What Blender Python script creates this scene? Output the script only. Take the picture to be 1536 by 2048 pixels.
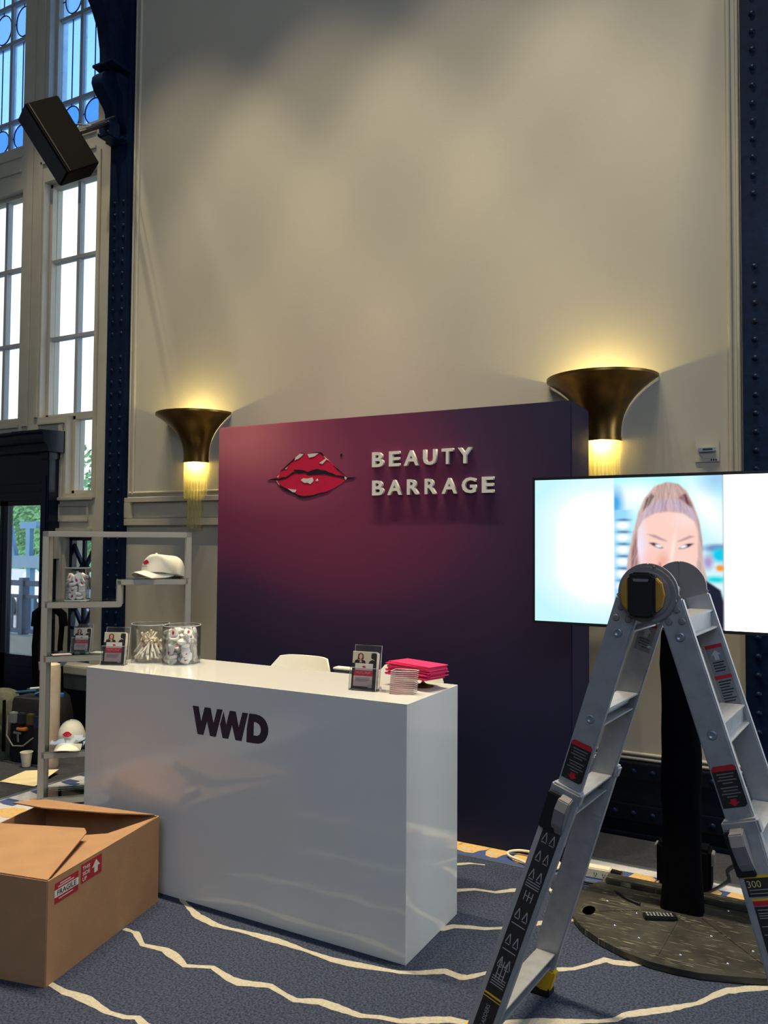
import bpy, bmesh, math, random
from mathutils import Vector, Matrix
import numpy as np
random.seed(7)
for _o in list(bpy.data.objects):
    bpy.data.objects.remove(_o)
scene = bpy.context.scene
COL = scene.collection
PI = math.pi

# ---------------------------------------------------------------- camera, world, light, exposure
# world axes: X runs along the far wall (to the right), Y points at the wall, Z up; metres
def _cam():
    pitch, roll, yaw = math.radians(2.1158), math.radians(0.3908), math.radians(28.3196)
    cp, sp, cr, sr = math.cos(pitch), math.sin(pitch), math.cos(roll), math.sin(roll)
    fwd = Vector((0, cp, sp)); up = Vector((0, -sp, cp)); rt = Vector((1, 0, 0))
    r2 = rt * cr + up * sr; u2 = up * cr - rt * sr
    rot = Matrix.Rotation(yaw, 3, 'Z')
    r2, u2, fwd = rot @ r2, rot @ u2, rot @ fwd
    m = Matrix(((r2.x, u2.x, -fwd.x, 0), (r2.y, u2.y, -fwd.y, 0), (r2.z, u2.z, -fwd.z, 1.65), (0, 0, 0, 1)))
    cd = bpy.data.cameras.new('camera'); cd.sensor_fit = 'VERTICAL'; cd.sensor_height = 36.0
    cd.lens = 1591.73 / 2048 * 36.0; cd.clip_start = 0.05; cd.clip_end = 200
    co = bpy.data.objects.new('camera', cd); COL.objects.link(co); co.matrix_world = m
    scene.camera = co
_cam()
scene.view_settings.view_transform = 'Standard'
scene.view_settings.look = 'None'
scene.view_settings.gamma = 1.0
scene.view_settings.use_curve_mapping = False
scene.view_settings.exposure = 0.0
scene.cycles.use_denoising = True
scene.cycles.max_bounces = 6
scene.cycles.diffuse_bounces = 3
scene.cycles.glossy_bounces = 4
scene.cycles.transparent_max_bounces = 32
scene.cycles.adaptive_threshold = 0.03

def C(r, g, b):
    def f(c):
        c /= 255.0
        return c / 12.92 if c <= 0.04045 else ((c + 0.055) / 1.055) ** 2.4
    return (f(r), f(g), f(b))

# sky: bright overcast-white near the horizon, clear blue higher up
wd = bpy.data.worlds.new('sky'); scene.world = wd; wd.use_nodes = True
nt = wd.node_tree; nt.nodes.clear()
_o = nt.nodes.new('ShaderNodeOutputWorld'); _b = nt.nodes.new('ShaderNodeBackground')
_tc = nt.nodes.new('ShaderNodeTexCoord'); _sx = nt.nodes.new('ShaderNodeSeparateXYZ'); _cr = nt.nodes.new('ShaderNodeValToRGB')
nt.links.new(_tc.outputs['Generated'], _sx.inputs[0]); nt.links.new(_sx.outputs['Z'], _cr.inputs[0])
_cr.color_ramp.elements[0].position = 0.0; _cr.color_ramp.elements[0].color = (0.86, 0.95, 1.0, 1)
_cr.color_ramp.elements[1].position = 0.75; _cr.color_ramp.elements[1].color = (0.10, 0.26, 0.62, 1)
_e = _cr.color_ramp.elements.new(0.36); _e.color = (0.84, 0.94, 1.0, 1)
_e = _cr.color_ramp.elements.new(0.55); _e.color = (0.40, 0.62, 0.90, 1)
nt.links.new(_cr.outputs['Color'], _b.inputs['Color']); _b.inputs['Strength'].default_value = 2.7
nt.links.new(_b.outputs[0], _o.inputs['Surface'])

def spot(name, loc, aim, power, col, ang, blend, rad):
    l = bpy.data.lights.new(name, 'SPOT'); l.energy = power; l.color = col
    l.spot_size = math.radians(ang); l.spot_blend = blend; l.shadow_soft_size = rad
    o = bpy.data.objects.new(name, l); COL.objects.link(o); o.location = loc
    o.rotation_euler = (Vector(aim) - Vector(loc)).to_track_quat('-Z', 'Y').to_euler()
    return o
def area(name, loc, aim, power, col, sx, sy):
    l = bpy.data.lights.new(name, 'AREA'); l.energy = power; l.color = col
    l.shape = 'RECTANGLE'; l.size = sx; l.size_y = sy
    o = bpy.data.objects.new(name, l); COL.objects.link(o); o.location = loc
    o.rotation_euler = (Vector(aim) - Vector(loc)).to_track_quat('-Z', 'Y').to_euler()
    return o
WARM = (1.0, 0.86, 0.58)
# two rows of ceiling downlights along the wall; their cones scallop the plaster near z = 5.3
for _x in (-5.57, -4.35, -3.13, -1.91, -0.69, 0.53):
    spot('downlight', (_x, 3.15, 8.9), (_x, 3.20, 0), 610, WARM, 51, 0.30, 0.05)
for _x in (-3.80, -2.58, -1.36, -0.14):
    spot('downlight', (_x, 3.15, 8.9), (_x, 3.20, 0), 480, WARM, 47, 0.35, 0.05)
# first area: daylight from the tall windows on the far side of the hall, behind the photographer
area('hall_fill', (1.0, -4.6, 6.2), (-2.5, 4.75, 6.6), 285, (0.60, 0.76, 1.0), 6.0, 4.0)
area('hall_fill', (4.9, 3.4, 2.6), (-1.4, 3.1, 0.8), 140, (0.78, 0.90, 1.0), 2.4, 4.0)  # added fill from the right that brightens the counter side; no window here

# high sun over the roof: lights the terrace outside, the hall stays under its roof
_s = bpy.data.lights.new('sun', 'SUN'); _s.energy = 5.0; _s.color = (1.0, 0.97, 0.90); _s.angle = 0.01
_so = bpy.data.objects.new('sun', _s); COL.objects.link(_so); _so.location = (-6, -20, 30)
_so.rotation_euler = Vector((-0.25, 0.75, -0.62)).to_track_quat('-Z', 'Y').to_euler()

# ---------------------------------------------------------------- materials (all node based)
MATS = {}
def mat(name, col, rough=0.5, metal=0.0, var=0.0, vscale=8.0, bump=0.0, bscale=60.0, spec=0.5, coat=0.0, emit=None, estr=1.0, col2=None):
    if name in MATS: return MATS[name]
    m = bpy.data.materials.new(name); m.use_nodes = True; n = m.node_tree; b = n.nodes['Principled BSDF']
    b.inputs['Base Color'].default_value = (*col, 1); b.inputs['Roughness'].default_value = rough
    b.inputs['Metallic'].default_value = metal; b.inputs['Specular IOR Level'].default_value = spec
    b.inputs['Coat Weight'].default_value = coat; b.inputs['Coat Roughness'].default_value = 0.05
    if emit:
        b.inputs['Emission Color'].default_value = (*emit, 1); b.inputs['Emission Strength'].default_value = estr
    tc = n.nodes.new('ShaderNodeTexCoord')
    if var > 0 or col2:
        no = n.nodes.new('ShaderNodeTexNoise'); no.inputs['Scale'].default_value = vscale; no.inputs['Detail'].default_value = 6
        n.links.new(tc.outputs['Object'], no.inputs['Vector'])
        mx = n.nodes.new('ShaderNodeMix'); mx.data_type = 'RGBA'
        c2 = col2 if col2 else tuple(max(0, c * (1 - var)) for c in col)
        c1 = col if col2 else tuple(min(1, c * (1 + var)) for c in col)
        mx.inputs['A'].default_value = (*c1, 1); mx.inputs['B'].default_value = (*c2, 1)
        mr = n.nodes.new('ShaderNodeMapRange'); mr.inputs[1].default_value = 0.35; mr.inputs[2].default_value = 0.65
        n.links.new(no.outputs['Fac'], mr.inputs[0]); n.links.new(mr.outputs[0], mx.inputs['Factor'])
        n.links.new(mx.outputs['Result'], b.inputs['Base Color'])
    if bump > 0:
        nb = n.nodes.new('ShaderNodeTexNoise'); nb.inputs['Scale'].default_value = bscale; nb.inputs['Detail'].default_value = 4
        n.links.new(tc.outputs['Object'], nb.inputs['Vector'])
        bp = n.nodes.new('ShaderNodeBump'); bp.inputs['Strength'].default_value = bump; bp.inputs['Distance'].default_value = 0.01
        n.links.new(nb.outputs['Fac'], bp.inputs['Height']); n.links.new(bp.outputs['Normal'], b.inputs['Normal'])
    MATS[name] = m
    return m
def clear(name, tint=(1, 1, 1), gloss=0.06, edge=0.35, rough=0.02):
    """thin clear sheet: lets light straight through, reflects a little more at grazing angles"""
    if name in MATS: return MATS[name]
    m = bpy.data.materials.new(name); m.use_nodes = True; n = m.node_tree; n.nodes.clear()
    out = n.nodes.new('ShaderNodeOutputMaterial'); mix = n.nodes.new('ShaderNodeMixShader')
    tr = n.nodes.new('ShaderNodeBsdfTransparent'); gl = n.nodes.new('ShaderNodeBsdfGlossy')
    fr = n.nodes.new('ShaderNodeFresnel'); fr.inputs['IOR'].default_value = 1.45
    ma = n.nodes.new('ShaderNodeMath'); ma.operation = 'MULTIPLY_ADD'; ma.inputs[1].default_value = edge * 2; ma.inputs[2].default_value = gloss
    ma.use_clamp = True
    tr.inputs['Color'].default_value = (*tint, 1); gl.inputs['Roughness'].default_value = rough
    n.links.new(fr.outputs[0], ma.inputs[0]); n.links.new(ma.outputs[0], mix.inputs[0])
    n.links.new(tr.outputs[0], mix.inputs[1]); n.links.new(gl.outputs[0], mix.inputs[2]); n.links.new(mix.outputs[0], out.inputs['Surface'])
    MATS[name] = m
    return m
def frosted(name, tint):
    if name in MATS: return MATS[name]
    m = bpy.data.materials.new(name); m.use_nodes = True; n = m.node_tree; n.nodes.clear()
    out = n.nodes.new('ShaderNodeOutputMaterial'); mix = n.nodes.new('ShaderNodeMixShader')
    tr = n.nodes.new('ShaderNodeBsdfTransparent'); tl = n.nodes.new('ShaderNodeBsdfTranslucent')
    no = n.nodes.new('ShaderNodeTexNoise'); no.inputs['Scale'].default_value = 9; tc = n.nodes.new('ShaderNodeTexCoord')
    n.links.new(tc.outputs['Object'], no.inputs['Vector'])
    mr = n.nodes.new('ShaderNodeMapRange'); mr.inputs[3].default_value = 0.15; mr.inputs[4].default_value = 0.45
    n.links.new(no.outputs['Fac'], mr.inputs[0]); n.links.new(mr.outputs[0], mix.inputs[0])
    tr.inputs['Color'].default_value = (*tint, 1); tl.inputs['Color'].default_value = (*tint, 1)
    n.links.new(tr.outputs[0], mix.inputs[1]); n.links.new(tl.outputs[0], mix.inputs[2]); n.links.new(mix.outputs[0], out.inputs['Surface'])
    MATS[name] = m
    return m

plaster = mat('plaster', C(174, 167, 153), 0.75, var=0.03, vscale=1.2, bump=0.04, bscale=90)
trimpaint = mat('trim_paint', C(172, 165, 150), 0.5, var=0.02)
framepaint = mat('window_frame_paint', C(176, 170, 156), 0.5, var=0.03)
steel = mat('navy_steel_paint', C(8, 25, 50), 0.42, var=0.25, vscale=14, bump=0.15, bscale=30, spec=0.12)
navydoor = mat('navy_gloss_paint', C(4, 15, 36), 0.22, var=0.1, spec=0.35)
leadm = mat('window_lead', C(25, 35, 80), 0.5)
muntm = mat('muntin_paint', C(150, 155, 160), 0.5)
glassw = clear('window_glass', (0.97, 0.99, 1.0), 0.02, 0.25)
glassblue = frosted('frosted_blue_glass', (0.50, 0.68, 0.90))
glassoval2 = frosted('frosted_pale_glass', (0.62, 0.70, 0.76))
glassoval = frosted('frosted_oval_glass', (0.26, 0.46, 0.80))
brass = mat('aged_brass', C(120, 92, 48), 0.30, 0.9, var=0.35, vscale=5)
rodm = frosted('crystal_rod', (1.0, 0.97, 0.84))
white_gloss = mat('white_gloss_laminate', C(228, 227, 224), 0.08, spec=0.5, coat=0.3)
purple = mat('deep_purple_vinyl', C(36, 22, 52), 0.4)
letterw = mat('white_letter_acrylic', C(226, 220, 210), 0.35)
liprd = mat('lip_red_print', C(200, 16, 62), 0.5)
lipbk = mat('lip_black_print', C(14, 14, 26), 0.5)
lipwt = mat('lip_white_print', C(214, 205, 196), 0.5)
blk = mat('black_plastic', C(14, 15, 20), 0.45)
blkfab = mat('black_fabric', C(2, 3, 8), 0.95, var=0.2, vscale=60, bump=0.1, bscale=400, spec=0.1)
alum = mat('brushed_aluminium', C(160, 162, 168), 0.45, 0.4, var=0.08, vscale=25)
alumd = mat('grey_hinge_metal', C(128, 126, 130), 0.45, 0.3, var=0.06)
chrome = mat('zinc_rivet', C(190, 200, 210), 0.25, 1.0)
yellow = mat('yellow_rubber', C(205, 165, 20), 0.55)
yellowd = mat('ochre_grip', C(165, 125, 45), 0.5)
kraft = mat('kraft_cardboard', C(172, 130, 94), 0.85, var=0.06, vscale=10, bump=0.05, bscale=120)
redst = mat('red_sticker', C(176, 24, 40), 0.5)
whitest = mat('white_sticker', C(222, 218, 206), 0.5)
inkm = mat('black_ink', C(24, 22, 26), 0.6)
greyink = mat('grey_ink', C(120, 112, 112), 0.6)
pinkp = mat('pink_paper', C(232, 44, 104), 0.6, var=0.03)
pinkb = mat('pink_print', C(206, 36, 78), 0.5)
palepink = mat('pale_pink_print', C(224, 196, 194), 0.55)
paperm = mat('white_paper', C(235, 226, 206), 0.7)
acryl = clear('clear_acrylic', (0.96, 0.97, 0.98), 0.08, 0.45)
jarglass = clear('jar_glass', (0.98, 0.985, 0.985), 0.03, 0.25)
shelfglass = clear('shelf_glass', (0.86, 0.95, 0.97), 0.12, 0.5)
shelfpaint = mat('warm_white_metal', C(168, 163, 154), 0.4, 0.1)
mintm = mat('mint_wrapper', C(232, 230, 228), 0.4)
capm = mat('cream_cotton_twill', C(236, 230, 212), 0.85, var=0.03, bump=0.08, bscale=300)
chairm = mat('cream_moulded_plastic', C(248, 243, 224), 0.4)
carpetn = mat('navy_carpet', C(66, 75, 100), 0.95, bump=0.4, bscale=220, col2=C(22, 28, 46), vscale=110)
carpetc = mat('cream_carpet_pile', C(184, 175, 158), 0.95, var=0.12, vscale=90, bump=0.3, bscale=260)
carpetd = mat('charcoal_carpet', C(52, 53, 60), 0.95, var=0.22, vscale=60, bump=0.3, bscale=260)
bordblue = mat('blue_border_pile', C(62, 78, 128), 0.95, var=0.12, vscale=90)
bordgold = mat('gold_border_pile', C(206, 168, 110), 0.95, var=0.10, vscale=70)
bordlil = mat('lilac_border_pile', C(192, 190, 196), 0.95, var=0.06, vscale=70)
edgem = mat('metal_edge_strip', C(150, 158, 172), 0.35, 0.8)
cablew = mat('white_cable', C(226, 216, 190), 0.5)
skin = mat('printed_skin', C(206, 150, 122), 0.6)
hairm = mat('printed_hair', C(70, 44, 34), 0.6)
tan = mat('printed_tan', C(190, 180, 160), 0.6)

# ---------------------------------------------------------------- mesh helpers
class MB:
    def __init__(s): s.v = []; s.f = []
    def add(s, vs, fs):
        k = len(s.v); s.v += [tuple(p) for p in vs]; s.f += [tuple(i + k for i in q) for q in fs]; return s
    def box(s, x0, x1, y0, y1, z0, z1):
        return s.add([(x0,y0,z0),(x1,y0,z0),(x1,y1,z0),(x0,y1,z0),(x0,y0,z1),(x1,y0,z1),(x1,y1,z1),(x0,y1,z1)],
                     [(0,3,2,1),(4,5,6,7),(0,1,5,4),(1,2,6,5),(2,3,7,6),(3,0,4,7)])
    def obox(s, c, a, b, d):
        c, a, b, d = Vector(c), Vector(a), Vector(b), Vector(d)
        vs = [c-a-b-d, c+a-b-d, c+a+b-d, c-a+b-d, c-a-b+d, c+a-b+d, c+a+b+d, c-a+b+d]
        return s.add(vs, [(0,3,2,1),(4,5,6,7),(0,1,5,4),(1,2,6,5),(2,3,7,6),(3,0,4,7)])
    def bar(s, p, q, w, t, up=(0, 0, 1)):
        p, q = Vector(p), Vector(q); d = (q - p); L = d.length; d.normalize()
        u = Vector(up); u = (u - d * u.dot(d)); u = u.normalized() if u.length > 1e-6 else Vector((1, 0, 0))
        r = d.cross(u)
        return s.obox((p + q) / 2, d * L / 2, r * w / 2, u * t / 2)
    def prism(s, poly, axis, a, b):
        def P(u, w, d): return (d, u, w) if axis == 'x' else ((u, d, w) if axis == 'y' else (u, w, d))
        n = len(poly)
        return s.add([P(u, w, a) for u, w in poly] + [P(u, w, b) for u, w in poly],
                     [tuple(range(n))[::-1], tuple(range(n, 2*n))] + [(i, (i+1) % n, n+(i+1) % n, n+i) for i in range(n)])
    def tube(s, pts, r, n=8, closed=False, caps=True):
        pts = [Vector(p) for p in pts]; m = len(pts); k = len(s.v)
        prev = None
        for i, p in enumerate(pts):
            a = pts[(i-1) % m] if (closed or i > 0) else p
            b = pts[(i+1) % m] if (closed or i < m-1) else p
            d = (b - a).normalized()
            if prev is None: u = Vector((0, 0, 1)) if abs(d.z) < 0.9 else Vector((1, 0, 0))
            else: u = prev
            u = (u - d * u.dot(d)).normalized(); prev = u; w = d.cross(u)
            rr = r[i] if isinstance(r, (list, tuple)) else r
            for j in range(n):
                t = 2 * PI * j / n; s.v.append(tuple(p + u * math.cos(t) * rr + w * math.sin(t) * rr))
        for i in range(m if closed else m - 1):
            for j in range(n):
                i2 = (i + 1) % m
                s.f.append((k+i*n+j, k+i2*n+j, k+i2*n+(j+1) % n, k+i*n+(j+1) % n))
        if caps and not closed:
            s.f.append(tuple(k + j for j in range(n))); s.f.append(tuple(k+(m-1)*n+j for j in range(n))[::-1])
        return s
    def lathe(s, prof, n=24, a0=0.0, a1=2*PI, c=(0, 0, 0)):
        full = abs(a1 - a0 - 2*PI) < 1e-6; m = n if full else n + 1; k = len(s.v)
        for i in range(m):
            t = a0 + (a1 - a0) * i / n
            for r, z in prof: s.v.append((c[0] + r*math.cos(t), c[1] + r*math.sin(t), c[2] + z))
        L = len(prof)
        for i in range(n):
            i2 = (i + 1) % m
            for j in range(L - 1): s.f.append((k+i*L+j, k+i2*L+j, k+i2*L+j+1, k+i*L+j+1))
        return s
    def ngon(s, pts): return s.add(pts, [tuple(range(len(pts)))])
    def build(s, name, m, parent=None, smooth=0, bev=0.0, seg=2, kind=None, label=None):
        me = bpy.data.meshes.new(name); me.from_pydata(s.v, [], s.f)
        bm = bmesh.new(); bm.from_mesh(me)
        bmesh.ops.remove_doubles(bm, verts=bm.verts, dist=1e-6)
        if len(bm.faces) > 1: bmesh.ops.recalc_face_normals(bm, faces=bm.faces)
        if bev > 0:
            es = [e for e in bm.edges if len(e.link_faces) == 2 and e.calc_face_angle(0) > 0.6]
            bmesh.ops.bevel(bm, geom=es, offset=bev, segments=seg, affect='EDGES', clamp_overlap=True)
        bm.to_mesh(me); bm.free()
        if smooth:
            me.shade_smooth(); me.set_sharp_from_angle(angle=math.radians(smooth))
        me.materials.append(m)
        return link(name, me, parent, kind, label)
def link(name, me, parent=None, kind=None, label=None, loc=None, rot=None, scale=None):
    o = bpy.data.objects.new(name, me); COL.objects.link(o)
    if parent is not None: o.parent = parent
    if kind: o['kind'] = kind
    if label: o['label'] = label
    if loc is not None: o.location = loc
    if rot is not None: o.rotation_euler = rot
    if scale is not None: o.scale = scale
    return o
def tag(o, label, cat, group=None):
    o['label'] = label; o['category'] = cat
    if group: o['group'] = group
    return o
def thing(name, label, cat, loc=(0, 0, 0), rz=0.0, group=None):
    o = bpy.data.objects.new(name, None); COL.objects.link(o); o.location = loc; o.rotation_euler = (0, 0, rz)
    o.empty_display_size = 0.1
    return tag(o, label, cat, group)
def copy_tree(o, parent=None):
    c = o.copy(); COL.objects.link(c)
    if parent is not None: c.parent = parent
    for ch in list(o.children):
        copy_tree(ch, c)
    return c
def struct(o): o['kind'] = 'structure'; return o
def sroot(name, loc=(0, 0, 0)):
    o = bpy.data.objects.new(name, None); COL.objects.link(o); o.location = loc; o['kind'] = 'structure'; return o
def text_mesh(s, size, depth, bold=0.0, align='LEFT', sx=1.0):
    cu = bpy.data.curves.new('t', 'FONT'); cu.body = s; cu.size = size; cu.extrude = depth; cu.offset = bold; cu.align_x = align
    cu.resolution_u = 3
    o = bpy.data.objects.new('t', cu); COL.objects.link(o)
    bpy.context.view_layer.update()
    dg = bpy.context.evaluated_depsgraph_get()
    me = bpy.data.meshes.new_from_object(o.evaluated_get(dg))
    bpy.data.objects.remove(o); bpy.data.curves.remove(cu)
    for v in me.vertices: v.co.x *= sx
    return me
def fit_mesh(me, w, h):
    """stretch a flat text mesh to width w, height h with its lower left corner at 0,0"""
    xs = [v.co.x for v in me.vertices]; ys = [v.co.y for v in me.vertices]
    x0, x1, y0, y1 = min(xs), max(xs), min(ys), max(ys)
    for v in me.vertices:
        v.co.x = (v.co.x - x0) / (x1 - x0) * w; v.co.y = (v.co.y - y0) / (y1 - y0) * h
    return me
def rrect(w, h, r, n=5):
    """rounded rectangle outline centred on 0,0"""
    pts = []
    for cx, cy, a in ((w/2-r, h/2-r, 0), (-w/2+r, h/2-r, PI/2), (-w/2+r, -h/2+r, PI), (w/2-r, -h/2+r, 1.5*PI)):
        for i in range(n + 1):
            t = a + PI/2*i/n; pts.append((cx + r*math.cos(t), cy + r*math.sin(t)))
    return pts
# ---------------------------------------------------------------- setting: floor and carpet
fl = MB().box(-9.2, 5.2, -5.2, 4.95, -0.12, -0.004).build('floor', carpetd, kind='structure')
MB().box(-4.53, 5.2, -5.2, 4.225, -0.004, 0.0).build('carpet_field', carpetn, fl)
def ribbon(pts, w, seed):
    """jagged woven line, a flat inlay of the carpet"""
    rnd = random.Random(seed); P = []
    for a, b in zip(pts, pts[1:]):
        n = max(2, int(math.hypot(b[0]-a[0], b[1]-a[1]) / 0.02))
        P += [(a[0] + (b[0]-a[0])*i/n, a[1] + (b[1]-a[1])*i/n) for i in range(n)]
    P.append(pts[-1]); vs = []; fs = []
    for i, p in enumerate(P):
        a = P[max(0, i-2)]; b = P[min(len(P)-1, i+2)]
        d = Vector((b[0]-a[0], b[1]-a[1])).normalized(); nrm = Vector((-d.y, d.x))
        ww = w * (0.85 + 0.25*math.sin(i*0.37+seed)) * (1 + rnd.uniform(-0.12, 0.12))
        e = 1.0 if 2 < i < len(P)-3 else 0.5
        vs += [(p[0]+nrm.x*ww*e/2, p[1]+nrm.y*ww*e/2, 0.0012), (p[0]-nrm.x*ww*e/2, p[1]-nrm.y*ww*e/2, 0.0012)]
        if i: fs.append((2*i-2, 2*i-1, 2*i+1, 2*i))
    m = MB(); m.add(vs, fs); return m
STRIPES = [
 [(-3.4,2.2),(-3.0,2.12),(-2.62,2.09),(-2.528,2.076),(-2.418,2.062),(-2.373,2.068),(-2.308,2.068),(-2.187,2.049),(-2.112,2.057),(-2.072,2.076),(-2.016,2.055),(-1.9,2.06),(-1.7,2.02),(-1.4,2.08),(-1.0,2.2)],
 [(-2.591,2.509),(-2.521,2.509),(-2.424,2.449),(-2.316,2.464),(-2.237,2.442),(-2.162,2.411),(-2.062,2.454),(-1.951,2.423),(-1.901,2.42),(-1.791,2.458),(-1.708,2.437),(-1.657,2.426),(-1.573,2.462),(-1.488,2.46),(-1.406,2.458),(-1.341,2.484),(-1.27,2.497),(-1.197,2.544),(-1.122,2.589),(-1.066,2.6),(-0.965,2.656),(-0.855,2.723),(-0.768,2.772),(-0.666,2.831),(-0.621,2.866),(-0.6,2.907),(-0.564,2.941),(-0.473,3.019),(-0.43,3.063),(-0.381,3.112),(-0.334,3.195),(-0.303,3.242),(-0.233,3.3),(-0.127,3.37),(0.1,3.5),(0.4,3.6)],
 [(-2.62,2.86),(-2.50,2.80),(-2.40,2.75),(-2.278,2.724),(-2.211,2.726),(-2.151,2.734),(-2.075,2.738),(-1.949,2.741),(-1.771,2.731),(-1.686,2.726),(-1.611,2.734),(-1.47,2.762),(-1.412,2.774),(-1.343,2.808),(-1.264,2.865),(-1.195,2.855),(-1.169,2.869),(-1.119,2.933),(-1.017,2.974),(-0.908,3.074),(-0.834,3.124),(-0.778,3.197),(-0.744,3.25),(-0.71,3.247),(-0.654,3.265),(-0.5,3.38),(-0.3,3.55)],
 [(-1.6,3.1),(-1.41,3.167),(-1.377,3.211),(-1.308,3.239),(-1.251,3.256),(-1.168,3.312),(-1.072,3.412),(-0.968,3.496),(-0.881,3.566),(-0.7,3.7)],
 [(-1.7,3.42),(-1.569,3.495),(-1.507,3.542),(-1.433,3.596),(-1.336,3.613),(-1.275,3.672),(-1.206,3.729),(-1.098,3.777)],
 [(-1.8,3.7),(-1.694,3.771),(-1.627,3.823),(-1.57,3.87),(-1.495,3.889)],
 [(-3.9,2.6),(-3.6,2.5),(-3.35,2.46)], [(-1.9,1.6),(-1.5,1.65),(-1.1,1.75),(-0.7,1.95),(-0.3,2.2),(0.1,2.5),(0.5,2.8)], [(-3.2,1.5),(-2.7,1.62),(-2.3,1.58),(-1.9,1.6)],
]
for _i, _s in enumerate(STRIPES):
    ribbon(_s, 0.036, _i + 1).build('carpet_line', carpetc, fl)
# patterned border along the wall side
MB().box(-4.53, 5.2, 3.955, 4.225, 0, 0.0012).build('border_band', bordblue, fl)
MB().box(-4.53, 5.2, 4.155, 4.225, 0.0012, 0.0022).build('border_cream_band', bordlil, fl)
MB().box(-4.53, 5.2, 3.945, 3.957, 0, 0.0025).build('border_edge_line', edgem, fl)
def blob(cx, cy, pts, m, name, z=0.0024):
    MB().ngon([(cx + x, cy + y, z) for x, y in pts]).build(name, m, fl)
GB = [(-0.052,0.03),(-0.06,-0.02),(-0.04,-0.07),(0.0,-0.085),(0.035,-0.075),(0.05,-0.03),(0.075,0.0),(0.085,0.05),(0.06,0.08),(-0.03,0.085)]
GB2 = [(-0.03,0.0),(-0.036,-0.03),(-0.012,-0.05),(0.022,-0.045),(0.02,-0.03),(-0.012,-0.028)]
for _i in range(30):
    _x = -4.1 + 0.146 * _i
    if _i % 7 == 5: continue
    k = 1.0 + 0.25 * math.sin(_i * 1.7)
    blob(_x + 0.115, 4.075, [(x*k, y) for x, y in GB], bordgold, 'gold_motif')
    blob(_x + 0.115, 4.07, GB2, carpetc, 'cream_motif', 0.0028)
# wide border on the left, turning towards the hall
MB().box(-4.53, -3.95, -5.2, 3.945, 0, 0.0012).build('border_band', bordlil, fl)
for _i in range(14):
    _y = 3.80 - 0.235 * _i
    blob(-4.40, _y, [(-0.12,-0.02),(-0.12,0.055),(-0.02,0.06),(-0.02,0.02),(0.03,0.02),(0.03,-0.03),(-0.05,-0.035)], bordblue, 'blue_motif')
    blob(-4.27, _y - 0.10, [(-0.13,-0.02),(-0.07,0.05),(0.0,0.075),(0.07,0.06),(0.05,0.0),(0.09,-0.05),(0.03,-0.09),(-0.06,-0.07)], bordgold, 'gold_motif')
    blob(-4.10, _y - 0.02, [(-0.06,-0.04),(-0.06,0.03),(0.0,0.03),(0.0,0.06),(0.07,0.06),(0.07,-0.01),(0.02,-0.04)], bordblue, 'blue_motif')
MB().box(-4.556, 5.2, 4.225, 4.252, -0.004, 0.006).build('edge_strip', edgem, fl)
MB().box(-4.556, -4.53, -5.2, 4.252, -0.004, 0.006).build('edge_strip', edgem, fl)

# ---------------------------------------------------------------- setting: walls
def holed(x0, x1, z0, z1, y0, y1, holes):
    xs = sorted({x0, x1, *[h[0] for h in holes], *[h[1] for h in holes]}); zs = sorted({z0, z1, *[h[2] for h in holes], *[h[3] for h in holes]})
    m = MB()
    for a, b in zip(xs, xs[1:]):
        run = None
        for c, d in zip(zs, zs[1:]):
            mid = ((a+b)/2, (c+d)/2)
            if any(h[0] < mid[0] < h[1] and h[2] < mid[1] < h[3] for h in holes):
                if run: m.box(a, b, y0, y1, *run); run = None
            else: run = (run[0], d) if run else (c, d)
        if run: m.box(a, b, y0, y1, *run)
    return m
ZC = 9.8
wb = MB().box(-4.97, -0.30, 4.75, 4.95, 0.0, ZC).build('wall_back', plaster, kind='structure')
def mould(pts):
    for off, r in ((0.0, 0.011), (0.045, 0.014)):
        q = [(x + (off if ax == 'v+' else -off if ax == 'v-' else 0), 4.745, z + (-off if ax == 'h' else 0)) for x, z, ax in pts]
        MB().tube(q, r, 8).build('moulding', trimpaint, wb, smooth=50)
mould([(-4.935, 2.02, 'v+'), (-4.935, 9.6, 'v+')])
mould([(-0.345, 2.02, 'v-'), (-0.345, 9.6, 'v-')])
mould([(-4.935, 2.03, 'h'), (-0.345, 2.03, 'h')])
m = MB(); m.box(-4.96, -0.33, 4.715, 4.75, 1.955, 1.992); m.box(-4.96, -0.33, 4.715, 4.75, 1.765, 1.822)
m.box(-4.96, -4.885, 4.715, 4.75, 1.822, 1.955); m.box(-0.41, -0.33, 4.715, 4.75, 1.822, 1.955)
m.build('dado_frame', trimpaint, wb, bev=0.004)
for z in (0.418, 0.445):
    MB().tube([(-4.94, 4.742, z), (-0.34, 4.742, z)], 0.011, 8).build('moulding', trimpaint, wb, smooth=50)
RW_FILL = [(0.75, 1.95, 0.75, 4.86), (2.15, 3.35, 0.75, 4.86), (0.75, 1.95, 5.27, 7.6), (2.15, 3.35, 5.27, 7.6)]  # unseen windows, added so skylight reaches the counter's right side
holed(0.25, 5.2, 0, ZC, 4.75, 4.95, RW_FILL).build('wall_back_right', plaster, kind='structure')
MB().box(5.2, 5.35, -5.2, 4.95, 0, ZC).build('wall_right', plaster, kind='structure')
MB().box(-9.35, -9.2, -5.2, 4.95, 0, ZC).build('wall_left', plaster, kind='structure')
MB().box(-9.35, 5.35, -5.35, -5.2, 0, ZC).build('wall_front', plaster, kind='structure')
MB().box(-9.35, 5.35, -5.35, 4.98, ZC, ZC + 0.15).build('ceiling', plaster, kind='structure')

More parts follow.
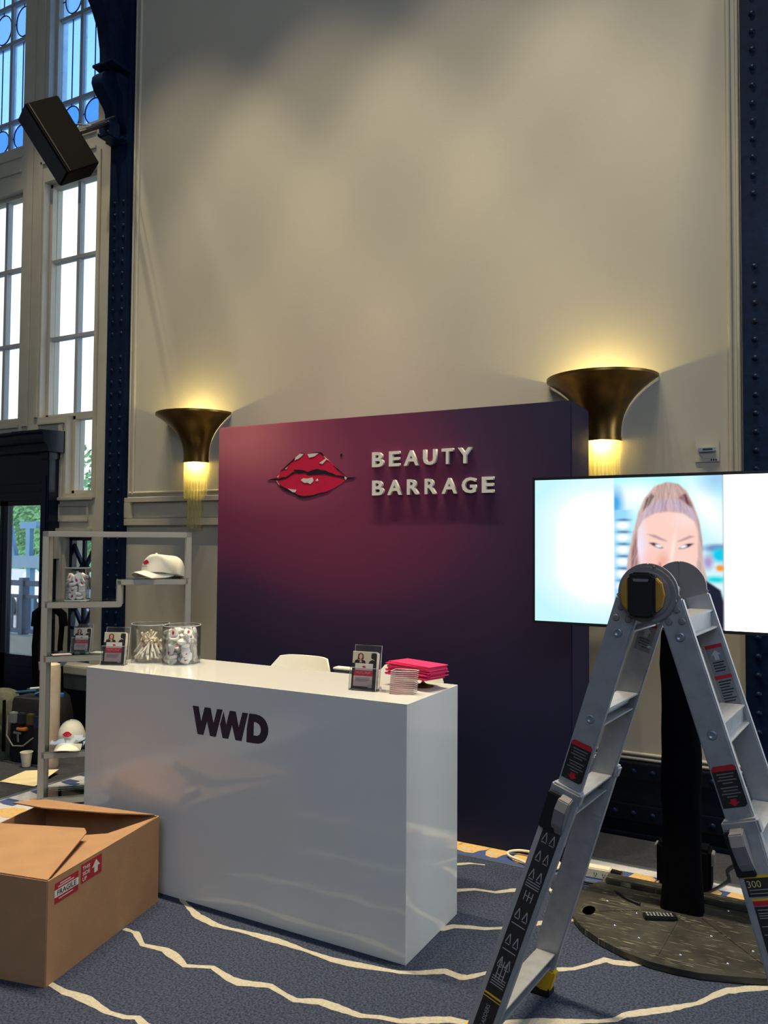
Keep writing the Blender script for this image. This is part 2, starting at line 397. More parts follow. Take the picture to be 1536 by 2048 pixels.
# windows bay on the left
UP = [(-7.02, -6.365, 5.27, 7.6), (-6.03, -5.385, 5.27, 7.6)]
LO = [(-7.04, -6.345, 2.73, 4.86), (-6.055, -5.385, 2.73, 4.86), (-5.70, -5.385, 2.045, 2.73)]
UPF = [(-8.6, -7.3, 2.0, 7.6)]
GR = (-5.69, -5.365, 0.60, 1.675)
DOOR = (-6.95, -5.86, 0.0, 1.99)
ww = holed(-9.2, -5.10, 0.0, ZC, 4.75, 4.95, UP + LO + UPF + [GR, DOOR]).build('wall_windows', framepaint, kind='structure')
# relief of the window bay: sill lines, panel, posts
def relief(x0, x1, z0, z1, y=4.735): MB().box(x0, x1, y, 4.752, z0, z1).build('relief', framepaint, ww, bev=0.004)
relief(-6.285, -6.205, 2.66, 7.9); relief(-6.12, -6.075, 2.73, 7.9)
relief(-7.1, -6.33, 2.655, 2.685); relief(-6.06, -5.72, 2.66, 2.685, 4.73); relief(-5.83, -5.35, 1.985, 2.012, 4.72)
relief(-7.1, -6.37, 5.02, 5.05); relief(-7.1, -6.37, 5.16, 5.19); relief(-6.10, -5.40, 5.02, 5.05); relief(-6.10, -5.40, 5.16, 5.19)
relief(-5.79, -5.74, 2.0, 2.66); relief(-5.36, -5.33, 2.0, 5.0)
m = MB(); m.box(-5.78, -5.40, 4.735, 4.752, 1.80, 1.822); m.box(-5.78, -5.40, 4.735, 4.752, 1.935, 1.955)
m.box(-5.78, -5.76, 4.735, 4.752, 1.822, 1.935); m.box(-5.42, -5.40, 4.735, 4.752, 1.822, 1.935); m.build('panel_frame', framepaint, ww, bev=0.003)
relief(-5.83, -5.35, 1.70, 1.745, 4.71); relief(-5.80, -5.38, 1.675, 1.70, 4.725)
relief(-5.84, -5.72, 0.45, 1.70, 4.73); relief(-5.76, -5.73, 1.48, 1.675, 4.69)
MB().box(-5.86, -5.15, 4.60, 4.752, 0.535, 0.605).build('ledge', framepaint, ww, bev=0.008)
MB().box(-5.86, -5.15, 4.66, 4.752, 0.40, 0.535).build('apron_panel', mat('grey_green_paint', C(104, 108, 100), 0.6), ww)

def window(n, x0, x1, z0, z1, xm, zm, upper=False, fr=0.03, yg=4.87):
    """frame, muntins and panes; upper lights are frosted with leaded ovals"""
    w = sroot('window_%d' % n, ((x0+x1)/2, 4.85, z0)); ox, oz = w.location.x, w.location.z
    def L(mm, name, mt): 
        mm.v = [(a-ox, b-4.85, c-oz) for a, b, c in mm.v]; return mm.build(name, mt, w)
    m = MB(); m.box(x0, x0+fr, yg-0.05, yg+0.03, z0, z1); m.box(x1-fr, x1, yg-0.05, yg+0.03, z0, z1)
    m.box(x0, x1, yg-0.05, yg+0.03, z0, z0+fr); m.box(x0, x1, yg-0.05, yg+0.03, z1-fr, z1); L(m, 'frame', framepaint)
    for x in xm: L(MB().box(x-0.018, x+0.018, yg-0.03, yg+0.02, z0+fr, z1-fr), 'muntin', muntm)
    for z in zm: L(MB().box(x0+fr, x1-fr, yg-0.032, yg+0.018, z-0.016, z+0.016), 'muntin', muntm)
    xs = [x0+fr] + list(xm) + [x1-fr]; zs = [z0+fr] + list(zm) + [z1-fr]
    for a, b in zip(xs, xs[1:]):
        for c, d in zip(zs, zs[1:]):
            L(MB().box(a, b, yg-0.003, yg+0.003, c, d), 'pane', glassblue if upper else glassw)
            if upper:
                cx, cz = (a+b)/2, (c+d)/2
                if d - c < 0.5:
                    rx, rz = (b-a)*0.38, (d-c)*0.38
                    el = [(cx+rx*math.cos(t*PI/12), yg-0.006, cz+rz*math.sin(t*PI/12)) for t in range(24)]
                    L(MB().tube(el, 0.006, 6, closed=True), 'lead_oval', leadm)
                    L(MB().ngon([(p[0], yg-0.005, p[2]) for p in el]), 'oval_pane', glassoval if cz < 6 else glassoval2)
                    for s in (-1, 1):
                        L(MB().tube([(cx, yg-0.006, cz+s*rz), (cx, yg-0.006, d if s > 0 else c)], 0.005, 6), 'lead_line', leadm)
                        L(MB().tube([(cx+s*rx, yg-0.006, cz), (b if s > 0 else a, yg-0.006, cz)], 0.005, 6), 'lead_line', leadm)
                else:
                    L(MB().tube([(cx, yg-0.006, c), (cx, yg-0.006, d)], 0.0055, 6), 'lead_line', leadm)
    return w
window(1, *UP[0], [-6.68], [5.60, 6.375, 6.75], True)
window(2, *UP[1], [-5.72], [5.60, 6.385, 6.75], True)
window(3, *LO[0], [-6.685], [3.45, 4.165])
window(4, *LO[1], [-5.705], [3.45, 4.155])
window(5, *LO[2], [], [])
for _k, _w in enumerate(RW_FILL): window(8 + _k, *_w, [(_w[0]+_w[1])/2], [_w[2] + (_w[3]-_w[2])*q for q in (0.25, 0.5, 0.75)])  # added right-bay windows, out of view, for their fill light
window(6, *UPF[0], [-7.95], [2.8, 3.5, 4.2, 5.0, 5.6, 6.4])
# cast iron grille window
w7 = sroot('window_7', (-5.5275, 4.85, 0.60))
def gl(m, name, mt): m.v = [(a+5.5275, b-4.85, c-0.60) for a, b, c in m.v]; return m.build(name, mt, w7)
gl(MB().box(-5.69, -5.365, 4.93, 4.936, 0.60, 1.675), 'pane', glassw)
m = MB(); m.box(-5.69, -5.655, 4.80, 4.85, 0.60, 1.675); m.box(-5.40, -5.365, 4.80, 4.85, 0.60, 1.675)
m.box(-5.69, -5.365, 4.80, 4.85, 0.60, 0.635); m.box(-5.69, -5.365, 4.80, 4.85, 1.64, 1.675); gl(m, 'iron_frame', navydoor)
for zc in (1.39, 0.885):
    for d in ((0.17, 0), (0, 0.25), (0.16, 0.25), (0.16, -0.25)):
        gl(MB().bar((-5.5275-d[0], 4.825, zc-d[1]), (-5.5275+d[0], 4.825, zc+d[1]), 0.028, 0.028, (0, 1, 0)), 'iron_bar', navydoor)
    q = [(-5.5275 + 0.045*math.cos(t*PI/7), zc + 0.045*math.sin(t*PI/7)) for t in range(14)]
    gl(MB().prism(q, 'y', 4.80, 4.85), 'iron_boss', navydoor)
gl(MB().box(-5.66, -5.39, 4.81, 4.84, 1.118, 1.15), 'iron_bar', navydoor); gl(MB().box(-5.66, -5.39, 4.81, 4.84, 1.06, 1.088), 'iron_bar', navydoor)

# navy portal with a glazed double door
d1 = sroot('door_1', (-6.405, 4.75, 0.0))
def dp(m, name, mt, **k): m.v = [(a+6.405, b-4.75, c) for a, b, c in m.v]; return m.build(name, mt, d1, **k)
for x0, x1 in ((-5.865, -5.765), (-7.045, -6.945)):
    dp(MB().box(x0, x1, 4.63, 4.76, 0.0, 2.335), 'pilaster', navydoor, bev=0.006)
    dp(MB().box(x0+0.02, x1-0.02, 4.622, 4.64, 0.25, 2.20), 'pilaster_panel', navydoor, bev=0.004)
    dp(MB().box(x0-0.012, x1+0.012, 4.615, 4.76, 0.0, 0.22), 'plinth', navydoor, bev=0.006)
    dp(MB().box(x0-0.008, x1+0.012, 4.615, 4.76, 2.335, 2.40), 'capital', navydoor, bev=0.008)
dp(MB().box(-7.0, -5.80, 4.66, 4.76, 1.985, 2.40), 'frieze', navydoor)
dp(MB().box(-6.93, -5.88, 4.645, 4.67, 2.13, 2.16), 'frieze_bead', navydoor, bev=0.006)
dp(MB().box(-6.93, -5.88, 4.645, 4.67, 2.06, 2.085), 'frieze_bead', navydoor, bev=0.006)
prof = [(4.76, 2.40), (4.60, 2.40), (4.60, 2.43), (4.585, 2.46), (4.56, 2.475), (4.55, 2.505), (4.555, 2.54), (4.53, 2.555), (4.53, 2.575), (4.76, 2.59)]
dp(MB().prism(prof, 'x', -7.06, -6.10), 'cornice', navydoor, bev=0.003)
prof2 = [(y - (0.03 if y < 4.7 else 0), z) for y, z in prof]
dp(MB().prism(prof2, 'x', -6.10, -5.715), 'cornice', navydoor, bev=0.003)
for x0, x1 in ((-6.40, -5.865), (-6.945, -6.41)):
    lf = MB(); lf.box(x0, x0+0.06, 4.67, 4.72, 0.0, 1.985); lf.box(x1-0.035, x1, 4.67, 4.72, 0.0, 1.985)
    lf.box(x0, x1, 4.67, 4.72, 1.945, 1.985); lf.box(x0, x1, 4.67, 4.72, 0.0, 0.635)
    l = dp(lf, 'door_leaf', navydoor)
    dp(MB().box(x0+0.06, x1-0.035, 4.692, 4.698, 0.635, 1.945), 'door_pane', glassw)
    dp(MB().box(x0+0.08, x1-0.06, 4.66, 4.675, 0.12, 0.54), 'door_panel', navydoor, bev=0.006)

# riveted steel base beam below the panels
rivet_me = None
def dome(r, h, n=10):
    m = MB(); prof = [(r*math.cos(t*PI/8), -h*math.sin(t*PI/8)) for t in range(5)]
    k = MB().lathe(prof, n); m.v = [(a, c, b) for a, b, c in k.v]; m.f = k.f
    me = bpy.data.meshes.new('rivet'); bm = bmesh.new(); 
    vs = [bm.verts.new(p) for p in m.v]
    for f in m.f: bm.faces.new([vs[i] for i in f])
    bmesh.ops.remove_doubles(bm, verts=bm.verts, dist=1e-5); bmesh.ops.recalc_face_normals(bm, faces=bm.faces)
    bm.to_mesh(me); bm.free(); me.shade_smooth(); me.materials.append(steel); return me
RIV = dome(0.017, 0.013)
steel_shaded = mat('shaded_steel_paint', C(7, 15, 27), 0.45, var=0.25, vscale=14, bump=0.15, bscale=30, spec=0.15)  # column paint darkened: the weaker light here is put into the colour
bb = MB().box(-4.955, -0.325, 4.69, 4.751, 0.0, 0.405).build('baseboard_back', steel_shaded, kind='structure')
MB().box(-4.955, -0.325, 4.665, 4.70, 0.085, 0.175).build('angle_strip', steel_shaded, bb, bev=0.004)
MB().box(-4.955, -0.325, 4.655, 4.70, 0.0, 0.02).build('foot_flange', steel_shaded, bb, bev=0.004)
MB().box(-4.955, -0.325, 4.675, 4.70, 0.32, 0.405).build('angle_strip', steel_shaded, bb, bev=0.004)
for _i in range(18):
    _x = -1.22 + 0.052 * 2 * (_i - 8) if _i < 9 else -1.22 + 0.104 * (_i - 8)
    link('rivet', RIV, bb, loc=(_x, 4.675, 0.362)); link('rivet', RIV, bb, loc=(_x, 4.665, 0.13))
b2 = MB().box(-5.765, -5.17, 4.70, 4.751, 0.0, 0.40).build('baseboard_left', steel_shaded, kind='structure')
MB().box(-5.765, -5.17, 4.68, 4.71, 0.30, 0.40).build('angle_strip', steel_shaded, b2, bev=0.004)
for _x in (-5.60, -5.50, -5.40, -5.30): link('rivet', RIV, b2, loc=(_x, 4.68, 0.355))

# ---------------------------------------------------------------- steel columns with corbels and roof ribs
def column(x0, x1, rows, label, skip, zmax, zmin=0.25):
    cx = (x0 + x1) / 2
    t = thing('steel_column', label, 'column', (cx, 4.75, 0.0))
    def P(m, name, mt=steel, **k): m.v = [(a-cx, b-4.75, c) for a, b, c in m.v]; return m.build(name, mt, t, **k)
    P(MB().box(x0, x1, 4.69, 4.96, 0, ZC), 'shaft', bev=0.004)
    for x in rows:
        z = zmin; i = 0
        while z < zmax:
            if not (skip[0] < z < skip[1]): link('rivet', RIV, t, loc=(x-cx, -0.06, z))
            z += 0.1
    # scroll corbel: profile in the Y-Z plane
    s = [(4.69,4.95),(4.64,5.0),(4.625,5.2),(4.60,5.24),(4.55,5.29),(4.50,5.34),(4.478,5.39),(4.485,5.44),(4.51,5.475),(4.55,5.49),(4.57,5.51),(4.50,5.525),(4.495,5.545),(4.57,5.57),(4.69,5.60)]
    P(MB().prism(s, 'x', x0-0.002, x1-0.09), 'corbel', smooth=40)
    P(MB().prism([(4.69,5.05),(4.655,5.1),(4.64,5.3),(4.58,5.40),(4.56,5.46),(4.60,5.49),(4.69,5.49)], 'x', x1-0.10, x1-0.02), 'corbel_cheek', smooth=40)
    P(MB().box(x0-0.012, x1+0.01, 4.49, 4.70, 5.525, 5.55), 'corbel_cap', bev=0.004)
    # curved roof rib leaving the corbel and sweeping out over the hall
    out = [(4.545, 5.55), (4.535, 5.70), (4.505, 5.86), (4.44, 5.99), (4.36, 6.10), (4.22, 6.25), (4.0, 6.45), (3.7, 6.68), (3.2, 7.0), (2.5, 7.35)]
    inn = [(2.5, 7.62), (3.2, 7.28), (3.75, 7.0), (4.1, 6.72), (4.35, 6.45), (4.52, 6.22), (4.62, 6.05), (4.69, 5.90), (4.69, 5.55)]
    P(MB().prism(out + inn, 'x', x0+0.02, x1-0.05), 'roof_rib')
    return t
colL = column(-5.165, -4.957, (-5.10, -5.0), 'navy riveted steel column between the tall windows and the plaster wall', (3.20, 3.33), 4.55)
colR = column(-0.325, 0.25, (-0.262, -0.10, 0.10), 'wide navy riveted steel column at the right edge beside the television', (3.18, 3.47), 4.9)

# ---------------------------------------------------------------- outdoors seen through the door and grille
gnd = MB().box(-40, 6, 4.98, 40, -0.15, -0.03).build('terrace', mat('pale_paving', C(196, 190, 178), 0.8, var=0.08, vscale=2), kind='structure')
hedge = mat('leaf_green', C(96, 150, 98), 0.7, var=0.35, vscale=20); bark = mat('bark', C(80, 66, 54), 0.9)
railm = mat('railing_blue_grey', C(58, 84, 118), 0.5)
rl = thing('terrace_railing', 'blue grey iron railing with balusters outside the glazed door', 'railing', (-8.0, 6.6, -0.03))
MB().box(-1.9, 1.6, -0.03, 0.03, 1.10, 1.165).build('top_rail', railm, rl); MB().box(-1.9, 1.6, -0.025, 0.025, 0.95, 0.99).build('mid_rail', railm, rl)
MB().box(-1.9, 1.6, -0.025, 0.025, 0.52, 0.57).build('bottom_rail', railm, rl); MB().box(-1.9, 1.6, -0.15, 0.15, 0, 0.50).build('kerb_wall', mat('pale_stone', C(206, 200, 186), 0.8, var=0.06), rl)
_bal = MB().box(-0.013, 0.013, -0.013, 0.013, 0.57, 0.95); _b0 = _bal.build('baluster', railm, rl)
_b0.location = (-1.8, 0, 0)
for _i in range(1, 32): link('baluster', _b0.data, rl, loc=(-1.8 + 0.107*_i, 0, 0))
for _x in (-1.35, -0.62, 0.4, 1.3): MB().box(_x-0.035, _x+0.035, -0.05, 0.05, 0, 1.2).build('post', railm, rl)
sg = thing('rooftop_sign', 'pale blue sign letters on a beam seen through the door glass', 'sign', (-11.8, 9.0, -0.03))
signm = mat('sign_blue', C(120, 170, 205), 0.5)
MB().box(-0.9, 1.2, -0.1, 0.1, 1.20, 1.40).build('beam', mat('sign_beam', C(150, 180, 200), 0.6), sg)
for _x in (-0.8, 0.2, 1.1): MB().box(_x-0.05, _x+0.05, -0.05, 0.05, 0, 1.20).build('post', signm, sg)
for ch, x, w in (('A', -0.50, 0.40), ('T', 0.02, 0.40)):
    me = fit_mesh(text_mesh(ch, 1, 0.04, 0.03), w, 0.57); me.materials.append(signm)
    link('letter', me, sg, loc=(x, -0.05, 1.40), rot=(PI/2, 0, 0))
def tree(x, y, h, r, label, seed):
    t = thing('leafy_tree', label, 'tree', (x, y, -0.03)); rnd = random.Random(seed)
    MB().tube([(0, 0, 0), (0.05, 0, h*0.4), (0, 0.05, h*0.75)], [0.13, 0.1, 0.05], 8).build('trunk', bark, t)
    m = MB()
    for i in range(1800):
        a = rnd.uniform(0, 2*PI); u = rnd.uniform(-1, 1); q = r * rnd.random() ** 0.4; k = math.sqrt(1-u*u)
        c = Vector((q*k*math.cos(a), q*k*math.sin(a), h*0.62 + q*u*1.1)); n = Vector((rnd.uniform(-1,1), rnd.uniform(-1,1), rnd.uniform(-.3,1))).normalized()
        e = n.orthogonal().normalized(); f = n.cross(e); s = rnd.uniform(0.07, 0.13)
        m.add([c-e*s, c-f*s*0.5, c+e*s, c+f*s*0.5], [(0,1,2,3)])
    m.build('foliage', hedge, t)['kind'] = 'stuff'
tree(-22.6, 15.5, 3.6, 1.7, 'green tree behind the sign at the left of the door glass', 1)
tree(-18.4, 15.0, 3.9, 1.9, 'green tree behind the sign at the right of the door glass', 2)
tree(-12.2, 13.8, 3.2, 1.6, 'green tree seen through the iron grille window', 3)
def van(x, y, label):
    t = thing('white_van', label, 'van', (x, y, -0.03)); wm = mat('van_white', C(235, 235, 235), 0.4)
    MB().prism([(-1.0,0.25),(1.0,0.25),(1.0,0.62),(0.72,0.66),(0.5,0.98),(-1.0,0.98)], 'y', -0.4, 0.4).build('body', wm, t, bev=0.03)
    MB().prism([(0.1,0.66),(0.62,0.66),(0.46,0.9),(0.1,0.9)], 'y', -0.41, -0.40).build('side_window', blk, t)
    for s in (-0.62, 0.62):
        MB().tube([(s, -0.42, 0.22), (s, -0.2, 0.22)], 0.2, 14).build('wheel', blk, t)
van(-16.2, 12.0, 'white van parked beyond the railing at the left'); van(-13.7, 11.6, 'white van parked beyond the railing at the right')
MB().box(-40, 6, 24, 25, 0, 3.2).build('garden_hedge', hedge, kind='structure')
# ---------------------------------------------------------------- loudspeaker on the left column
Lv, Wv, Dv = Vector((0.3215, 0.4596, -0.8279)), Vector((0.2933, 0.783, 0.5486)), Vector((-0.9003, 0.4192, -0.117))
P0 = Vector((-4.709, 3.888, 4.293)); LL, WW, DD = 0.529, 0.276, 0.212
cen = P0 - Lv*LL/2 + Wv*WW/2 + Dv*DD/2
sp = thing('loudspeaker', 'black box loudspeaker tilted on a bracket from the left steel column', 'loudspeaker', tuple(cen))
spm = mat('speaker_brown_black', C(15, 12, 13), 0.75, var=0.1, vscale=30, bump=0.1, bscale=200, spec=0.05)
spn = mat('speaker_navy', C(14, 20, 34), 0.55)
MB().obox(Dv*0.0 - Dv*0.0, Lv*LL/2, Wv*WW/2, Dv*DD/2).build('cabinet', spm, sp, bev=0.008)
MB().obox(-Wv*WW/2 - Wv*0.001, Lv*(LL/2-0.012), Dv*(DD/2-0.012), Wv*0.004).build('grille', spn, sp)
MB().obox(-Dv*(DD/2+0.001) - Wv*(WW/2-0.028), Lv*(LL/2-0.01), Wv*0.005, Dv*0.003).build('grille_edge', blk, sp)
q = Vector((-5.06, 4.66, 4.98)) - cen; a = Wv*WW/2 - Lv*0.02
MB().tube([a, a + Wv*0.10, q + Vector((0.02, -0.14, 0.06))], 0.02, 8).build('bracket_arm', blk, sp)
MB().obox(q + Vector((0.0, -0.08, 0.03)), (0.06, 0, 0), (0, 0.06, 0), (0, 0, 0.07)).build('bracket_clamp', steel, sp, bev=0.006)
MB().obox(q + Vector((0, -0.005, -0.02)), (0.10, 0, 0), (0, 0.025, 0), (0, 0, 0.012)).build('bracket_plate', steel, sp, bev=0.003)
MB().tube([a + Lv*(-0.08), a + Wv*0.15 + Vector((0,0,0.03)), q + Vector((0.03, -0.05, 0.16))], 0.006, 6).build('safety_cable', chrome, sp)
for dx, dz in ((-0.05, 0.06), (0.05, 0.06), (-0.05, -0.02), (0.05, -0.02)):
    link('bolt', RIV, sp, loc=q + Vector((dx, -0.14, dz)))

# ---------------------------------------------------------------- brass sconces
def sconce(x, label):
    t = thing('wall_sconce', label, 'wall lamp', (x, 4.745, 1.73), group=None)
    prof = []
    for i in range(15):
        u = i / 14; prof.append((0.108 + 0.217 * u ** 2.7, 0.525 + 0.355 * u))
    outer = prof + [(0.325, 0.895)]
    inner = [(r - 0.008, z) for r, z in outer][::-1]
    MB().lathe(outer + inner, 40, PI, 2*PI).build('bowl', brass, t, smooth=40)
    MB().lathe([(0.112, 0.518), (0.112, 0.538), (0.10, 0.538), (0.10, 0.518), (0.112, 0.518)], 32, PI, 2*PI).build('neck_ring', brass, t, smooth=30)
    r0 = None
    for i in range(13):
        an = PI + PI * (i + 0.5) / 13
        m = MB().tube([(0, 0, 0.24), (0, 0, 0.53)], 0.0085, 8)
        if r0 is None: r0 = m.build('crystal_rod', rodm, t, smooth=60); r0.location = (0.096*math.cos(an), 0.096*math.sin(an), 0)
        else: link('crystal_rod', r0.data, t, loc=(0.096*math.cos(an), 0.096*math.sin(an), 0))
    r1 = None
    for i in range(9):
        an = PI + PI * (i + 0.5) / 9
        if r1 is None: r1 = MB().tube([(0, 0, 0.01), (0, 0, 0.53)], 0.0085, 8).build('crystal_rod', rodm, t, smooth=60); r1.location = (0.066*math.cos(an), 0.066*math.sin(an), 0)
        else: link('crystal_rod', r1.data, t, loc=(0.066*math.cos(an), 0.066*math.sin(an), 0))
    bulbm = mat('lamp_bulb', (1, 0.9, 0.6), 0.5, emit=(1.0, 0.80, 0.36), estr=6.0)
    MB().lathe([(0, 0.70), (0.025, 0.705), (0.036, 0.735), (0.025, 0.765), (0, 0.775)], 14, c=(0, -0.11, 0)).build('bulb', bulbm, t, smooth=60)
    MB().lathe([(0, 0.532), (0.095, 0.532), (0.095, 0.545), (0, 0.545)], 24, PI, 2*PI).build('diffuser', bulbm, t)
    def pt(z, p, rad, y):
        l = bpy.data.lights.new('sconce_glow', 'POINT'); l.energy = p; l.color = (1.0, 0.84, 0.28); l.shadow_soft_size = rad
        o = bpy.data.objects.new('sconce_glow', l); COL.objects.link(o); o.parent = t; o.location = (0, y, z)
    pt(0.81, 9.0, 0.02, -0.15); pt(0.505, 3.2, 0.015, -0.05)
    return t
sconce(-4.205, 'brass trumpet wall sconce with crystal rods left of the purple backdrop')
sconce(-1.09, 'brass trumpet wall sconce with crystal rods above the television')

# double gang wall plate with a device
t = thing('wall_plate', 'square beige wall plate with a small chrome fitting above the television', 'switch', (-0.513, 4.75, 2.165))
MB().box(-0.064, 0.064, -0.008, 0, -0.062, 0.062).build('plate', trimpaint, t, bev=0.003)
q = [(0.045*math.cos(k*PI/4+PI/8), 0.045*math.sin(k*PI/4+PI/8)) for k in range(8)]
MB().prism(q, 'y', -0.011, -0.007).build('octagon_box', trimpaint, t)
MB().box(-0.045, 0.045, -0.035, -0.008, -0.005, 0.018).build('chrome_cover', chrome, t, bev=0.003, label='crinkled chrome cover')
MB().box(-0.02, 0.03, -0.0362, -0.035, 0.002, 0.012).build('cover_slot', blk, t)
for dx in (0.022, 0.034, 0.046): MB().box(dx-0.004, dx+0.004, -0.0088, -0.0078, -0.055, -0.045).build('print_mark', inkm, t)

# ---------------------------------------------------------------- purple backdrop with raised letters
def backdrop_mat():
    m = bpy.data.materials.new('gradient_print_fabric'); m.use_nodes = True; n = m.node_tree; b = n.nodes['Principled BSDF']
    b.inputs['Roughness'].default_value = 0.75; b.inputs['Specular IOR Level'].default_value = 0.25
    tc = n.nodes.new('ShaderNodeTexCoord'); sb = n.nodes.new('ShaderNodeVectorMath'); sb.operation = 'SUBTRACT'; sb.inputs[1].default_value = (-1.15, 0, 2.45)
    ml = n.nodes.new('ShaderNodeVectorMath'); ml.operation = 'MULTIPLY'; ml.inputs[1].default_value = (0.55, 0.0, 1.0)
    ln = n.nodes.new('ShaderNodeVectorMath'); ln.operation = 'LENGTH'; cr = n.nodes.new('ShaderNodeValToRGB')
    no = n.nodes.new('ShaderNodeTexNoise'); no.inputs['Scale'].default_value = 1.0; no.inputs['Detail'].default_value = 1
    ad = n.nodes.new('ShaderNodeMath'); ad.operation = 'MULTIPLY_ADD'; ad.inputs[1].default_value = 0.12
    dv = n.nodes.new('ShaderNodeMath'); dv.operation = 'DIVIDE'; dv.inputs[1].default_value = 2.6
    sx = n.nodes.new('ShaderNodeSeparateXYZ'); cx = n.nodes.new('ShaderNodeCombineXYZ'); sk = n.nodes.new('ShaderNodeMath'); sk.operation = 'MULTIPLY_ADD'; sk.inputs[1].default_value = 0.33
    n.links.new(tc.outputs['Object'], sb.inputs[0]); n.links.new(sb.outputs[0], sx.inputs[0]); n.links.new(sx.outputs['X'], sk.inputs[0]); n.links.new(sx.outputs['Z'], sk.inputs[2])
    n.links.new(sx.outputs['X'], cx.inputs['X']); n.links.new(sk.outputs[0], cx.inputs['Z']); n.links.new(cx.outputs[0], ml.inputs[0]); n.links.new(ml.outputs[0], ln.inputs[0])
    n.links.new(tc.outputs['Object'], no.inputs['Vector']); n.links.new(no.outputs['Fac'], ad.inputs[0]); n.links.new(ln.outputs['Value'], ad.inputs[2])
    n.links.new(ad.outputs[0], dv.inputs[0]); n.links.new(dv.outputs[0], cr.inputs[0])
    e = cr.color_ramp.elements; e[0].position = 0.08; e[0].color = (*C(196, 108, 116), 1); e[1].position = 0.95; e[1].color = (*C(24, 30, 58), 1)
    for t_, c_ in ((0.42, C(156, 72, 96)), (0.66, C(122, 48, 80)), (0.92, C(104, 42, 74)), (1.12, C(68, 39, 70)), (1.40, C(44, 36, 64)), (1.72, C(28, 31, 60))):
        k = e.new(t_ / 2.6); k.color = (*c_, 1)
    n.links.new(cr.outputs['Color'], b.inputs['Base Color'])
    return m
BX, BY = -3.47, 4.113
bd = thing('backdrop_wall', 'tall purple fabric backdrop wall with red lips and raised white letters', 'backdrop', (-2.2875, 4.3, 0))
def bk(m, name, mt, **k): m.v = [(a+2.2875, b-4.3, c) for a, b, c in m.v]; return m.build(name, mt, bd, **k)
bk(MB().box(-3.47, -1.105, 4.113, 4.48, 0.0, 2.398), 'fabric_cover', backdrop_mat(), bev=0.008)
for s, (x0, x1, z0) in {'BEAUTY': (0, 0, 2.087), 'BARRAGE': (0, 0, 1.92)}.items():
    ex = {'BEAUTY': [(-2.287,-2.211),(-2.174,-2.105),(-2.077,-1.981),(-1.954,-1.872),(-1.838,-1.768),(-1.740,-1.655)],
          'BARRAGE': [(-2.285,-2.209),(-2.184,-2.088),(-2.056,-1.977),(-1.943,-1.868),(-1.837,-1.742),(-1.715,-1.631),(-1.596,-1.527)]}[s]
    for ch, (a, b) in zip(s, ex):
        me = fit_mesh(text_mesh(ch, 1, 0.011, 0.028), b - a, 0.088)
        zs = [v.co.z for v in me.vertices]; k = 0.022 / (max(zs) - min(zs))
        for v in me.vertices: v.co.z = (v.co.z - min(zs)) * k
        me.materials.append(letterw)
        link('letter', me, bd, loc=(a + 2.2875, 4.111 - 4.3, z0), rot=(PI/2, 0, 0))
LIP_RED = [(-3.003,2.054),(-2.968,2.08),(-2.925,2.106),(-2.897,2.132),(-2.86,2.158),(-2.827,2.184),(-2.8,2.196),(-2.776,2.193),(-2.753,2.186),(-2.726,2.192),(-2.676,2.194),(-2.635,2.169),(-2.594,2.139),(-2.558,2.107),(-2.523,2.076),(-2.488,2.052),(-2.479,2.037),(-2.483,2.018),(-2.513,1.996),(-2.557,1.975),(-2.61,1.954),(-2.664,1.94),(-2.723,1.929),(-2.778,1.929),(-2.824,1.934),(-2.862,1.956),(-2.909,1.976),(-2.952,1.997),(-2.979,2.021),(-3.003,2.038)]
LIP_BLACK = [[(-3.059,2.034),(-3.03,2.043),(-3.001,2.046),(-2.972,2.042),(-2.948,2.052),(-2.92,2.051),(-2.892,2.065),(-2.868,2.08),(-2.845,2.081),(-2.864,2.096),(-2.826,2.094),(-2.789,2.091),(-2.757,2.078),(-2.72,2.087),(-2.684,2.095),(-2.661,2.086),(-2.625,2.083),(-2.607,2.073),(-2.576,2.064),(-2.545,2.05),(-2.509,2.047),(-2.487,2.041),(-2.466,2.034),(-2.414,2.033),(-2.461,2.023),(-2.487,2.027),(-2.527,2.036),(-2.571,2.045),(-2.634,2.059),(-2.697,2.059),(-2.752,2.057),(-2.775,2.071),(-2.817,2.069),(-2.845,2.073),(-2.873,2.065),(-2.891,2.054),(-2.92,2.041),(-2.962,2.033),(-2.996,2.032),(-3.03,2.037)],
 [(-2.963,2.088),(-2.907,2.13),(-2.855,2.169),(-2.8,2.2),(-2.781,2.195),(-2.818,2.185),(-2.855,2.158),(-2.897,2.128),(-2.93,2.102)],
 [(-2.74,2.193),(-2.685,2.198),(-2.653,2.193),(-2.635,2.173),(-2.671,2.191),(-2.708,2.193)],
 [(-2.572,2.115),(-2.523,2.079),(-2.474,2.04),(-2.487,2.048),(-2.536,2.08)],
 [(-2.986,2.025),(-2.952,1.995),(-2.904,1.976),(-2.857,1.952),(-2.82,1.935),(-2.778,1.929),(-2.718,1.933),(-2.659,1.947),(-2.615,1.95),(-2.579,1.964),(-2.614,1.946),(-2.668,1.936),(-2.723,1.922),(-2.768,1.915),(-2.81,1.918),(-2.852,1.94),(-2.914,1.961),(-2.957,1.985)],
 [(-2.517,2.179),(-2.506,2.18),(-2.506,2.169),(-2.516,2.164),(-2.52,2.172)]]
